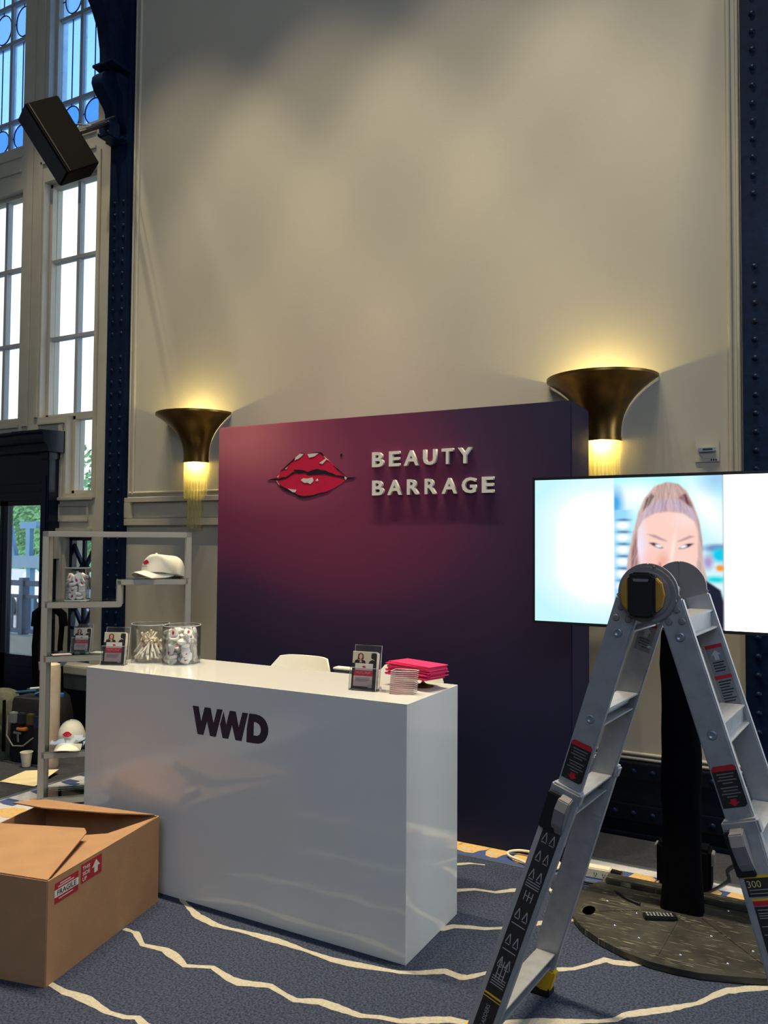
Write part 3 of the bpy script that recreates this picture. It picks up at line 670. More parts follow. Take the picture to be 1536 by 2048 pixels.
LIP_WHITE = [[(-2.855,2.154),(-2.846,2.173),(-2.814,2.193),(-2.786,2.192),(-2.804,2.175),(-2.832,2.16)],[(-2.758,2.188),(-2.712,2.191),(-2.676,2.191),(-2.707,2.172),(-2.73,2.168),(-2.746,2.166)],[(-2.637,2.17),(-2.597,2.14),(-2.617,2.149),(-2.646,2.122),(-2.671,2.129),(-2.624,2.155)],[(-2.807,2.028),(-2.788,2.039),(-2.756,2.036),(-2.72,2.042),(-2.71,2.023),(-2.721,2.01),(-2.735,2.001),(-2.756,2.011),(-2.779,2.01)],[(-2.696,2.023),(-2.683,2.034),(-2.675,2.022),(-2.685,2.016)],[(-2.905,1.978),(-2.876,1.972),(-2.836,1.969),(-2.848,1.952),(-2.866,1.954)],[(-2.928,2.102),(-2.902,2.117),(-2.916,2.101)],[(-2.487,2.041),(-2.47,2.033),(-2.478,2.02),(-2.488,2.027)],[(-2.991,2.03),(-2.962,1.999),(-2.974,2.007)],[(-2.989,2.053),(-2.968,2.068),(-2.979,2.049)]]
lipo = bk(MB().prism(LIP_RED, 'y', 4.1115, 4.1132), 'lips_print', liprd, label='red lips logo')
for k in LIP_BLACK: bk(MB().prism(k, 'y', 4.1105, 4.1132), 'lips_line', lipbk)
for k in LIP_WHITE: bk(MB().prism(k, 'y', 4.1098, 4.1132), 'lips_highlight', lipwt)
# small lips outline reused on caps, mints and cards (unit width, centred)
LIPU = [((x + 2.741) / 0.53, (z - 2.06) / 0.53) for x, z in LIP_RED]
def lips_mesh(w, name='lips_print', m=liprd):
    me = bpy.data.meshes.new(name); me.from_pydata([(x*w, 0, z*w) for x, z in LIPU], [], [tuple(range(len(LIPU)))]); me.materials.append(m); return me

# ---------------------------------------------------------------- glossy white counter
dk = thing('reception_counter', 'glossy white reception counter with dark WWD letters on its front', 'counter', (-3.229, 2.844, 0), math.radians(-0.55))
DW, DD2, DH = 1.815, 0.497, 1.01
MB().box(0.0, DW, 0, 0.018, 0.0, DH).build('front_panel', white_gloss, dk, bev=0.0015, seg=1)
MB().box(0.0, 0.018, 0.018, DD2, 0, DH).build('side_panel', white_gloss, dk, bev=0.0015, seg=1)
MB().box(DW - 0.018, DW, 0.018, DD2, 0, DH).build('side_panel', white_gloss, dk, bev=0.0015, seg=1)
MB().box(0.025, DW - 0.025, 0.08, 0.30, 0.45, 0.47).build('inner_shelf', white_gloss, dk)
MB().box(0.018, DW - 0.018, 0.018, DD2, DH - 0.03, DH).build('worktop', white_gloss, dk)
W1 = [(0.707,0.889),(0.743,0.889),(0.759,0.823),(0.779,0.889),(0.814,0.889),(0.832,0.822),(0.852,0.889),(0.884,0.889),(0.847,0.763),(0.813,0.763),(0.794,0.827),(0.774,0.763),(0.739,0.763)]
W2 = [(0.89,0.881),(0.906,0.824),(0.925,0.889),(0.959,0.889),(0.977,0.822),(0.997,0.889),(1.028,0.889),(0.994,0.763),(0.959,0.763),(0.939,0.827),(0.919,0.763),(0.886,0.763),(0.87,0.821)]
for W in (W1, W2): MB().prism(W, 'y', -0.0008, 0.0002).build('letter', purple, dk)
Do = [(1.035,0.889),(1.071,0.889),(1.09,0.8865),(1.106,0.881),(1.122,0.870),(1.133,0.855),(1.139,0.838),(1.14,0.826),(1.138,0.81),(1.132,0.795),(1.122,0.780),(1.107,0.769),(1.087,0.763),(1.059,0.762),(1.021,0.762),(1.022,0.821)]
Di = [(1.061,0.855),(1.075,0.854),(1.088,0.848),(1.096,0.839),(1.1,0.826),(1.098,0.813),(1.092,0.803),(1.081,0.797),(1.06,0.796)]
m = MB().prism(Do[:8] + Di[4::-1] + [(1.0605, 0.826), Do[15]], 'y', -0.0008, 0.0002)
m.prism(Do[7:] + [(1.0605, 0.826)] + Di[:3:-1], 'y', -0.0008, 0.0002)
m.build('letter', purple, dk)

# ---------------------------------------------------------------- counter stools and storage box behind the counter
def stool(x, label):
    t = thing('counter_stool', label, 'stool', (x, 3.62, 0), 0.02, group='stools behind the counter')
    seg = rrect(0.37, 0.36, 0.06); m = MB()
    # gently curved back shell
    cols = 10; pts = []
    for i in range(cols + 1):
        u = -0.185 + 0.37 * i / cols
        top = 1.03 - (0.06 - math.sqrt(max(0, 0.06**2 - max(0, abs(u) - 0.125)**2)))
        yy = -0.06 * (u / 0.185) ** 2
        pts.append((u, yy, top))
    vs = []; fs = []
    for d in (0.0, 0.014):
        for u, yy, top in pts: vs += [(u, yy + d - 0.09, 0.70), (u, yy + d + (top - 1.03)*0.27, top)]
    k = 2 * (cols + 1)
    for i in range(cols):
        fs += [(2*i, 2*i+2, 2*i+3, 2*i+1), (k+2*i, k+2*i+1, k+2*i+3, k+2*i+2), (2*i+1, 2*i+3, k+2*i+3, k+2*i+1), (2*i, k+2*i, k+2*i+2, 2*i+2)]
    fs += [(0, 1, k+1, k), (2*cols, k+2*cols, k+2*cols+1, 2*cols+1)]
    m.add(vs, fs).build('backrest', chairm, t, smooth=50)
    m = MB(); m.v = []; s = rrect(0.37, 0.36, 0.07)
    m.prism([(a, b - 0.19) for a, b in s], 'z', 0.665, 0.705).build('seat', chairm, t, smooth=40)
    for sx in (-1, 1):
        for sy in (-1, 1):
            MB().tube([(sx*0.15, -0.19 + sy*0.14, 0.667), (sx*0.19, -0.19 + sy*0.19, 0.0)], 0.012, 8).build('leg', shelfpaint, t)
    MB().tube([(sx*0.18, -0.19 + sy*0.18, 0.25) for sx, sy in ((-1,-1),(1,-1),(1,1),(-1,1))], 0.009, 8, closed=True).build('footrest', shelfpaint, t)
stool(-2.418, 'cream counter stool behind the middle of the white counter')
stool(-1.770, 'cream counter stool behind the pink envelopes')
t = thing('divider_panel', 'slim white panel between the two stools behind the counter', 'panel', (-2.09, 3.66, 0))
MB().box(-0.145, 0.125, -0.06, -0.01, 0, 0.973).build('body', mat('grey_laminate', C(96, 96, 92), 0.5), t, bev=0.004)
MB().box(-0.15, 0.13, -0.065, -0.005, 0.973, 0.985).build('top', chairm, t, bev=0.004)

# ---------------------------------------------------------------- television on a stand
st = thing('television_stand', 'black cloth covered pole stand on a scratched dark steel base plate', 'stand', (-0.53, 3.80, 0))
basem = mat('scratched_steel', C(58, 57, 52), 0.5, 0.2, var=0.35, vscale=7, bump=0.25, bscale=25)
def scratch_mat(m):
    n = m.node_tree; b = n.nodes['Principled BSDF']; tc = n.nodes.new('ShaderNodeTexCoord')
    src = b.inputs['Base Color'].links[0].from_socket
    for rot, sc in ((0.3, 5), (1.25, 6), (2.4, 5.5), (-0.5, 7)):      # short scratches running every way
        mp = n.nodes.new('ShaderNodeMapping'); mp.inputs['Scale'].default_value = (sc, sc*14, 1); mp.inputs['Rotation'].default_value = (0, 0, rot); mp.inputs['Location'].default_value = (rot*3, sc, 0)
        no = n.nodes.new('ShaderNodeTexNoise'); no.inputs['Scale'].default_value = 1.6; no.inputs['Detail'].default_value = 1.5; no.inputs['Distortion'].default_value = 0.6
        n.links.new(tc.outputs['Object'], mp.inputs[0]); n.links.new(mp.outputs[0], no.inputs['Vector'])
        mr = n.nodes.new('ShaderNodeMapRange'); mr.inputs[1].default_value = 0.68; mr.inputs[2].default_value = 0.74
        mx = n.nodes.new('ShaderNodeMix'); mx.data_type = 'RGBA'; mx.inputs['B'].default_value = (*C(150, 144, 126), 1)
        n.links.new(no.outputs['Fac'], mr.inputs[0]); n.links.new(mr.outputs[0], mx.inputs['Factor']); n.links.new(src, mx.inputs['A']); src = mx.outputs['Result']
    n.links.new(src, b.inputs['Base Color'])
scratch_mat(basem)
BOLT = dome(0.007, 0.005, 8); BOLT.materials.clear(); BOLT.materials.append(chrome)
edge = [(-0.30,0.185),(-0.36,0.15),(-0.405,0.08),(-0.44,-0.02),(-0.448,-0.13),(-0.44,-0.215),(-0.40,-0.315),(-0.345,-0.385),(-0.26,-0.45),(-0.15,-0.505),(-0.045,-0.532),(0.05,-0.535),(0.135,-0.525),(0.26,-0.485),(0.36,-0.445),(0.42,-0.37),(0.45,-0.27),(0.455,-0.13),(0.44,-0.02),(0.40,0.08),(0.36,0.15),(0.30,0.185)]
slot = [(-0.362,-0.165),(-0.375,-0.175),(-0.385,-0.195),(-0.385,-0.235),(-0.375,-0.255),(-0.36,-0.265),(-0.345,-0.255),(-0.335,-0.235),(-0.335,-0.195),(-0.345,-0.175)]
def slotted(z0, z1):
    """plate with a hand slot: outline bridged to the slot so the hole is real"""
    m = MB(); ni = len(slot)
    e = edge; k = 5  # bridge at the left edge vertex nearest the slot
    loop = e[:k+1] + [slot[(3 - j) % ni] for j in range(ni + 1)] + e[k:]
    n = len(loop)
    m.add([(x, y, z0) for x, y in loop] + [(x, y, z1) for x, y in loop], [tuple(range(n))[::-1], tuple(range(n, 2*n))] + [(i, (i+1) % n, n+(i+1) % n, n+i) for i in range(n)])
    return m
slotted(0.004, 0.028).build('base_plate', basem, st)
for p, q2 in (((-0.09, -0.06), (-0.32, -0.20)), ((0.0, -0.07), (-0.03, -0.47)), ((0.09, -0.05), (0.36, -0.36))):
    MB().bar((*p, 0.0285), (*q2, 0.0285), 0.010, 0.004).build('weld_seam', basem, st)
for x, y in ((-0.31,-0.08),(-0.23,-0.30),(-0.12,-0.36),(0.05,-0.42),(0.22,-0.40),(0.30,-0.25),(0.14,-0.20),(-0.17,-0.14),(0.18,0.08),(0.28,0.05)):
    link('bolt', BOLT, st, loc=(x, y, 0.0275), rot=(-PI/2, 0, 0))
MB().box(-0.36, 0.36, 0.10, 0.17, 0.028, 0.055).build('rear_bar', basem, st, bev=0.004)
col = MB()
rows = 14; nseg = 20
for i in range(rows + 1):
    z = 0.028 + (1.40 - 0.028) * i / rows; s = 1.0 + 0.035 * math.sin(i * 1.3) * (1 if 0 < i < rows else 0) + (0.10 if i == 0 else 0)
    for x, y in rrect(0.165 * s, 0.09 * s, 0.03, 4): col.v.append((x + 0.003*math.sin(i*2.1), y, z))
n = len(rrect(0.165, 0.09, 0.03, 4))
for i in range(rows):
    for j in range(n): col.f.append((i*n+j, i*n+(j+1) % n, (i+1)*n+(j+1) % n, (i+1)*n+j))
col.f.append(tuple(range(n))[::-1]); col.f.append(tuple(rows*n+j for j in range(n)))
col.build('cloth_sleeve', blkfab, st, smooth=50)
tv = thing('television', 'wide flat television showing a woman with a high ponytail', 'television', (-0.565, 3.70, 1.613), math.radians(0.7))
MB().box(-0.612, 0.612, 0.0, 0.045, -0.345, 0.345).build('cabinet', blk, tv, bev=0.006)
m = MB(); m.box(-0.614, 0.614, -0.006, 0.002, 0.3335, 0.347); m.box(-0.614, 0.614, -0.006, 0.002, -0.347, -0.3335); m.box(-0.614, -0.6035, -0.006, 0.002, -0.3335, 0.3335); m.box(0.6035, 0.614, -0.006, 0.002, -0.3335, 0.3335)
m.build('bezel', blk, tv)
MB().box(-0.25, 0.25, 0.045, 0.085, -0.22, 0.22).build('rear_housing', blk, tv, bev=0.006)
def screen_picture():
    nx, nz = 420, 236; w, h = 1.207, 0.667
    xs = np.linspace(-w/2, w/2, nx); zs = np.linspace(-h/2, h/2, nz); X, Z = np.meshgrid(xs, zs); X = X - 0.565; Z = Z + 1.613
    def ss(d, e=0.004): return np.clip(0.5 - d / (2*e), 0, 1)
    def ell(cx, cz, rx, rz, rot=0.0):
        c, s = math.cos(rot), math.sin(rot); u = (X-cx)*c + (Z-cz)*s; v = -(X-cx)*s + (Z-cz)*c
        return (np.sqrt((u/rx)**2 + (v/rz)**2) - 1) * min(rx, rz)
    def poly(pts):
        d = np.full(X.shape, 1e9); ins = np.zeros(X.shape, bool)
        for (x0, z0), (x1, z1) in zip(pts, pts[1:] + pts[:1]):
            ex, ez = x1-x0, z1-z0; t = np.clip(((X-x0)*ex + (Z-z0)*ez) / (ex*ex+ez*ez), 0, 1)
            d = np.minimum(d, np.hypot(X-x0-t*ex, Z-z0-t*ez))
            cnd = (z0 > Z) != (z1 > Z)
            with np.errstate(divide='ignore', invalid='ignore'): xi = x0 + (Z-z0)*ex/(ez if ez != 0 else 1e-9)
            ins ^= cnd & (X < xi)
        return np.where(ins, -d, d)
    img = np.ones(X.shape + (3,))
    def put(mask, col): 
        for k in range(3): img[..., k] = img[..., k]*(1-mask) + col[k]*mask
    # soft left slide: white with a cyan fringe
    fx, fz = np.clip((-0.86 - X)/0.34, 0, 1.2), np.clip((np.abs(Z-1.63) - 0.10)/0.26, 0, 1.2)
    fr = np.clip(np.hypot(fx, fz), 0, 1)**1.6 * (X < -0.797)
    put(fr*0.8, C(176, 240, 246))
    ph = ((X > -0.797) & (X < -0.338)).astype(float)
    bg = np.ones(img.shape); t = np.clip((Z-1.45)/0.5, 0, 1)
    for k, (a, b) in enumerate(zip(C(214, 240, 250), C(176, 246, 252))): bg[..., k] = a*(1-t) + b*t
    for k in range(3): img[..., k] = img[..., k]*(1-ph) + bg[..., k]*ph
    put(ss(ell(-0.70, 1.86, 0.09, 0.05), 0.04)*ph, (1, 1, 1)); put(ss(ell(-0.40, 1.80, 0.05, 0.12, 0.6), 0.04)*ph, (1, 1, 1))
    put(ss(ell(-0.79, 1.83, 0.03, 0.06), 0.02)*ph, C(60, 170, 230)); put(ss(ell(-0.36, 1.93, 0.06, 0.05), 0.04)*ph, C(160, 205, 240))
    put(ss(np.abs(X+0.765)-0.035, 0.02)*ph*(Z < 1.80)*(Z > 1.3), C(150, 214, 246))
    for zc in (1.755, 1.70, 1.645, 1.59, 1.535, 1.48):
        put(ss(ell(-0.76, zc-0.025, 0.028, 0.017), 0.008)*ph, (1, 1, 1)); put(ss(ell(-0.755, zc, 0.025, 0.004), 0.004)*ph, C(20, 60, 120))
    put(ss(ell(-0.36, 1.63, 0.06, 0.018), 0.008)*ph, C(110, 140, 190)); put(ss(ell(-0.35, 1.60, 0.04, 0.03), 0.012)*ph, C(0, 200, 230))
    put(ss(ell(-0.40, 1.57, 0.02, 0.03), 0.012)*ph, C(170, 150, 200)); put(ss(ell(-0.352, 1.545, 0.018, 0.014), 0.006)*ph, C(240, 150, 40)); put(ss(ell(-0.37, 1.495, 0.05, 0.014), 0.008)*ph, C(0, 215, 220))
    # hair
    hair = [(-0.745,1.50),(-0.738,1.58),(-0.715,1.69),(-0.69,1.79),(-0.665,1.85),(-0.62,1.905),(-0.567,1.922),(-0.52,1.912),(-0.485,1.88),(-0.458,1.82),(-0.435,1.75),(-0.423,1.66),(-0.42,1.56),(-0.405,1.50),(-0.40,1.46),(-0.46,1.44),(-0.70,1.44)]
    put(ss(poly(hair), 0.003)*ph, C(206, 176, 166))
    st_ = 0.5 + 0.5*np.sin(X*330 + Z*40)
    put(ss(poly(hair), 0.003)*ph*0.22*st_, C(150, 104, 108))
    put(ss(poly([(-0.672,1.79),(-0.655,1.85),(-0.632,1.875),(-0.622,1.86),(-0.645,1.82)]), 0.003), C(22, 22, 46))
    put(ss(poly([(-0.505,1.865),(-0.485,1.87),(-0.465,1.82),(-0.462,1.80),(-0.49,1.82),(-0.52,1.85)]), 0.003), C(104, 54, 70))
    put(ss(poly([(-0.70,1.70),(-0.695,1.62),(-0.70,1.52),(-0.725,1.53),(-0.72,1.62)]), 0.004)*0.8, C(130, 66, 86))
    crown = [(-0.70,1.73),(-0.67,1.79),(-0.62,1.838),(-0.567,1.852),(-0.51,1.842),(-0.46,1.80),(-0.438,1.74),(-0.50,1.785),(-0.567,1.795),(-0.64,1.78)]
    put(ss(poly(crown), 0.004), C(206, 184, 204)); put(ss(poly(crown), 0.004)*0.35*(0.5+0.5*np.sin((X+0.567)/(Z-1.60+1e-6)*150)), C(140, 104, 140))
    rs = random.Random(8); hm = ss(poly(hair), 0.003)*ph
    tt = np.clip((1.925 - Z)/0.45, 0, 1)
    for _k in range(70):                       # fine strands falling from the ponytail
        s_ = rs.uniform(-1, 1); xc = -0.567 + s_*(0.03 + 0.165*tt**0.55) + 0.006*np.sin(Z*rs.uniform(20, 60) + _k)
        put(hm*ss(np.abs(X - xc) - rs.uniform(0.0006, 0.0018), 0.0012)*rs.uniform(0.25, 0.6), rs.choice((C(150, 104, 104), C(232, 208, 196), C(116, 70, 84), C(222, 190, 176))))
    # face
    face = [(-0.693,1.71),(-0.67,1.755),(-0.62,1.783),(-0.567,1.790),(-0.50,1.782),(-0.455,1.745),(-0.44,1.70),(-0.44,1.60),(-0.452,1.52),(-0.48,1.46),(-0.52,1.42),(-0.57,1.41),(-0.62,1.43),(-0.66,1.48),(-0.685,1.56),(-0.695,1.64)]
    put(ss(poly(face), 0.004), C(248, 206, 194))
    fm = ss(poly(face), 0.004)
    put(fm*ss(ell(-0.69, 1.62, 0.025, 0.13), 0.02), C(236, 228, 250)); put(fm*ss(ell(-0.48, 1.76, 0.05, 0.03), 0.03)*0.7, C(248, 226, 226))
    put(fm*ss(ell(-0.63, 1.56, 0.05, 0.04), 0.03)*0.5, C(250, 184, 176)); put(fm*ss(ell(-0.585, 1.575, 0.02, 0.03), 0.015)*0.6, C(226, 156, 128))
    put(fm*ss(ell(-0.545, 1.62, 0.006, 0.06, -0.15), 0.006)*0.7, C(255, 240, 232)); put(fm*ss(ell(-0.60, 1.555, 0.007, 0.01), 0.004)*0.7, C(190, 110, 96))
    put(fm*ss(ell(-0.567, 1.50, 0.045, 0.014), 0.006), C(214, 96, 110))
    put(ss(poly([(-0.655,1.691),(-0.62,1.688),(-0.57,1.662),(-0.568,1.656),(-0.60,1.665),(-0.635,1.680)]), 0.002)*0.85, C(176, 142, 146))
    put(ss(poly([(-0.450,1.680),(-0.475,1.685),(-0.525,1.660),(-0.524,1.655),(-0.495,1.664),(-0.465,1.676)]), 0.002)*0.85, C(176, 142, 146))
    for pts in ([(-0.648,1.652),(-0.625,1.653),(-0.60,1.645),(-0.583,1.628),(-0.60,1.627),(-0.62,1.634)], [(-0.455,1.650),(-0.48,1.650),(-0.505,1.642),(-0.522,1.626),(-0.50,1.626),(-0.478,1.634)]):
        put(ss(poly(pts), 0.002), C(46, 28, 48))
    put(ss(ell(-0.605, 1.638, 0.014, 0.006, -0.25), 0.002), C(238, 240, 255)); put(ss(ell(-0.500, 1.636, 0.014, 0.006, 0.25), 0.002), C(238, 240, 255))
    # dark jacket
    put(ss(poly([(-0.41,1.49),(-0.385,1.475),(-0.35,1.45),(-0.338,1.40),(-0.338,1.27),(-0.44,1.27),(-0.46,1.40),(-0.43,1.47)]), 0.003), C(20, 20, 44))
    put(ss(poly([(-0.70,1.44),(-0.79,1.41),(-0.797,1.27),(-0.60,1.27),(-0.62,1.36)]), 0.003)*ph, C(24, 24, 52))
    put(ss(poly([(-0.60,1.40),(-0.53,1.40),(-0.50,1.33),(-0.52,1.27),(-0.61,1.27),(-0.62,1.34)]), 0.004), C(240, 200, 196))
    put(ss(np.abs(X+0.338)-0.0015, 0.001), C(120, 130, 150))
    for _k in range(2):                        # the slide itself is slightly soft
        img[1:-1, 1:-1] = (img[1:-1, 1:-1]*2 + img[:-2, 1:-1] + img[2:, 1:-1] + img[1:-1, :-2] + img[1:-1, 2:]) / 6
    whit = np.clip((img.min(axis=2) - 0.75) / 0.25, 0, 1)**2 * ((X < -0.80) | (X > -0.335))
    img = img * (1 + 2.5 * whit[..., None])     # the blank slides outshine the photograph
    co = np.dstack([X + 0.565, np.full(X.shape, -0.002), Z - 1.613]).reshape(-1, 3)
    fs = [(j*nx+i, j*nx+i+1, (j+1)*nx+i+1, (j+1)*nx+i) for j in range(nz-1) for i in range(nx-1)]
    me = bpy.data.meshes.new('screen'); me.from_pydata(co.tolist(), [], fs)
    at = me.color_attributes.new('picture', 'FLOAT_COLOR', 'POINT')
    at.data.foreach_set('color', np.dstack([img, np.ones(X.shape)]).reshape(-1).astype(np.float32))
    m = bpy.data.materials.new('lit_screen'); m.use_nodes = True; n = m.node_tree; b = n.nodes['Principled BSDF']
    ca = n.nodes.new('ShaderNodeVertexColor'); ca.layer_name = 'picture'
    b.inputs['Base Color'].default_value = (0.01, 0.01, 0.01, 1); b.inputs['Roughness'].default_value = 0.25
    n.links.new(ca.outputs['Color'], b.inputs['Emission Color']); b.inputs['Emission Strength'].default_value = 1.05
    me.materials.append(m); link('screen', me, tv)
screen_picture()
# ---------------------------------------------------------------- multi position ladder
HZ, LW, TN, OF = 1.502, 0.35, 0.317, 0.052
ld = thing('folding_ladder', 'aluminium multi position folding ladder standing open in front of the television', 'ladder', (-0.433, 2.482, 0), math.radians(-5.5))
KL = math.hypot(1, TN)
def rp(sg, z, y, dx=0.0):
    """point on a rail axis at height z; dx = across the rail (positive = outwards)"""
    ax = Vector((sg*TN, 0, -1)) / KL; ac = Vector((sg*1.0, 0, TN)) / KL
    p = Vector((sg*(OF + TN*(HZ - z)), y, z)); return p + ac*dx
def fl_(y, z, o):
    """the outer rails flare apart towards the feet"""
    return y + o * (0.13 if o < 0 else 0.02) * max(0.0, (0.875 - z) / 0.875)
def rail(sg, y, z0, z1, w, t, name, mt=alum, o=0):
    p, q = rp(sg, z0, fl_(y, z0, o) if o else y), rp(sg, z1, fl_(y, z1, o) if o else y); ac = Vector((sg*1.0, 0, TN)) / KL
    m = MB(); m.obox((p+q)/2, (q-p)/2, ac*w/2, Vector((0, t/2, 0)))
    return m.build(name, mt, ld, bev=0.004)
YS = {'near': 0.0, 'far': LW}
for sg in (-1, 1):
    for k, y in YS.items():
        o = -1 if k == 'near' else 1
        rail(sg, y, 1.478, 0.70, 0.078, 0.026, 'inner_rail')
        yo = y + o*0.012
        z1 = 0.875
        rail(sg, yo, z1, 0.07, 0.090, 0.034, 'outer_rail', o=o)
        # collar lip where the outer rail starts
        p, q = rp(sg, z1 + 0.012, yo), rp(sg, z1 - 0.03, yo); ac = Vector((sg*1.0, 0, TN)) / KL
        MB().obox((p+q)/2, (q-p)/2, ac*0.050, Vector((0, 0.021, 0))).build('rail_collar', alum, ld, bev=0.006)
        # lock lever on the outer face
        def face(z, dx, e): return rp(sg, z, fl_(yo, z, o), dx) + Vector((0, o*(0.017 + e), 0))
        ax = (rp(sg, 0.6, 0) - rp(sg, 0.7, 0)).normalized()
        MB().obox(face(0.81, 0.018 if sg < 0 else -0.018, 0.010), ax*0.06, ac*0.026, Vector((0, 0.012, 0))).build('lock_pocket', blk, ld, bev=0.003)
        lv = MB(); c0 = face(0.815, -0.014*1 if sg < 0 else -0.010, 0.0)
        pr = [(-0.058, 0.008), (-0.05, 0.036), (-0.02, 0.046), (0.03, 0.034), (0.066, 0.012), (0.066, 0.0), (-0.058, 0.0)]
        vs = []
        for s2 in (-1, 1):
            for a, h in pr: vs.append(c0 + ax*a + Vector((0, o*h, 0)) + ac*0.019*s2)
        n = len(pr); lv.add(vs, [tuple(range(n))[::-1], tuple(range(n, 2*n))] + [(i, (i+1) % n, n+(i+1) % n, n+i) for i in range(n)])
        lv.build('lock_lever', alumd, ld, bev=0.003)
        # rubber foot
        p, q = rp(sg, 0.112, fl_(yo, 0.112, o)), rp(sg, 0.022, fl_(yo, 0.022, o))
        MB().obox((p+q)/2, (q-p)/2, ac*0.054, Vector((0, 0.024, 0))).build('foot', yellow, ld, bev=0.008, label='yellow rubber foot')
        c = rp(sg, 0.014, fl_(yo, 0.014, o)); MB().obox((c.x, c.y, 0.0135), (0.06, 0, 0), (0, 0.028, 0), (0, 0, 0.0135)).build('foot_pad', blk, ld, bev=0.004)
        # hinge plate and rivets
        if sg < 0 or True:
            arc = []
            R = 0.088
            a0, a1 = (PI*0.5, PI*1.02) if sg < 0 else (-0.02*PI, PI*0.5)
            cx = sg * 0.012
            for i in range(13): 
                an = a0 + (a1-a0)*i/12; arc.append((cx*0 + R*math.cos(an), HZ + R*math.sin(an)))
            lo = rp(sg, 1.484, 0, 0.040); li = rp(sg, 1.448, 0, -0.042)
            if sg < 0: pts = arc + [(lo.x, lo.z), (li.x, li.z), (0.0, HZ - 0.07)]
            else: pts = [(0.0, HZ - 0.07), (li.x, li.z), (lo.x, lo.z)] + arc
            yy = y + o*(0.013 + (0.004 if sg > 0 else 0.008))
            MB().prism(pts, 'y', min(yy, yy - o*0.012), max(yy, yy - o*0.012)).build('hinge_plate', alumd, ld, bev=0.002)
        for z, dx in ((1.452, 0.014), (1.425, -0.018), (1.418, 0.018)):
            c = rp(sg, z, y, dx) + Vector((0, o*0.0135, 0))
            r = MB().lathe([(0.0, 0.0), (0.011, 0.0), (0.009, 0.004), (0, 0.0055)], 10).build('hinge_rivet', alumd, ld, smooth=50); r.location = c; r.rotation_euler = (PI/2 if o < 0 else -PI/2, 0, 0)
        for z in (1.378, 1.107):
            c = rp(sg, z, y) + Vector((0, o*0.0135, 0))
            r = MB().lathe([(0, 0.002), (0.008, 0.0025), (0.010, 0.005), (0.013, 0.004), (0.0145, 0.0), (0, 0)], 14).build('rung_end', mat('zinc_rung_end', C(150, 160, 172), 0.35, 0.6), ld, smooth=50); r.location = c; r.rotation_euler = (PI/2 if o < 0 else -PI/2, 0, 0)
    # rungs: flat tread, rounded rib, lower lip
    for z in (1.432, 1.135, 0.842, 0.16):
        low = z < 0.5
        y0, y1 = (fl_(-0.012, z, -1), fl_(LW + 0.012, z, 1)) if low else (0.0, LW)
        c = rp(sg, z, 0); m = MB()
        m.box(c.x - 0.036, c.x + 0.036, y0, y1, z - 0.003, z + 0.003)
        m.build('rung_tread', alum, ld, bev=0.001)
        MB().tube([(c.x + sg*0.008, y0, z - 0.026), (c.x + sg*0.008, y1, z - 0.026)], 0.013, 10).build('rung_rib', alum, ld, smooth=50)
        MB().box(c.x + sg*0.016 - 0.034, c.x + sg*0.016 + 0.034, y0, y1, z - 0.055, z - 0.050).build('rung_lip', alum, ld, bev=0.001)
        MB().box(c.x + sg*0.030 - 0.002, c.x + sg*0.030 + 0.002, y0, y1, z - 0.052, z).build('rung_web', alum, ld)
# hinge knobs and discs
for k, y in YS.items():
    o = -1 if k == 'near' else 1
    def disc(r, y0, y1, name, mt, n=36, **kw):
        q = [(r*math.cos(2*PI*i/n), HZ - 0.005 + r*math.sin(2*PI*i/n)) for i in range(n)]
        return MB().prism(q, 'y', min(y0, y1), max(y0, y1)).build(name, mt, ld, **kw)
    disc(0.084, y + o*0.02, y + o*0.028, 'hinge_disc', alumd, bev=0.002)
    disc(0.070, y + o*0.028, y + o*0.034, 'hinge_disc', alumd, bev=0.002)
    yk = y + o*0.034
    grip = [(x*1.22, z*1.22) for x, z in [(-0.033, -0.045), (-0.033, 0.045), (-0.022, 0.055), (0.022, 0.055), (0.033, 0.045), (0.033, -0.045), (0.022, -0.055), (-0.022, -0.055)]]
    kx = -0.008
    MB().prism([(x + kx, HZ - 0.005 + z) for x, z in grip], 'y', min(yk, yk + o*0.028), max(yk, yk + o*0.028)).build('knob_grip', blk, ld, bev=0.006)
    MB().prism([(kx - 0.02, HZ + 0.035), (kx + 0.02, HZ + 0.035), (kx + 0.024, HZ + 0.043), (kx - 0.024, HZ + 0.043)], 'y', min(yk + o*0.026, yk + o*0.030), max(yk + o*0.026, yk + o*0.030)).build('knob_ridge', alumd, ld)
    for s2 in (-1, 1):
        pts = [(kx + s2*a_, HZ - 0.005 + b_) for a_, b_ in [(0.040, -0.050), (0.057, -0.032), (0.064, 0.002), (0.057, 0.036), (0.040, 0.053)]]
        MB().prism(pts, 'y', min(yk, yk + o*0.022), max(yk, yk + o*0.022)).build('knob_side', yellowd, ld, bev=0.003)
    for dx, dz in ((0.02, 0.075), (0.078, -0.02), (-0.075, -0.03), (0.03, -0.09)):
        r = MB().lathe([(0, 0.006), (0.006, 0.004), (0.007, 0)], 10).build('hinge_stud', blk if dx == 0.02 else alumd, ld, smooth=60); r.location = (dx, y + o*0.021, HZ + dz); r.rotation_euler = (PI/2 if o < 0 else -PI/2, 0, 0)
MB().tube([(0.0, 0.02, HZ - 0.005), (0.0, LW - 0.02, HZ - 0.005)], 0.012, 10).build('hinge_shaft', alum, ld, smooth=50)
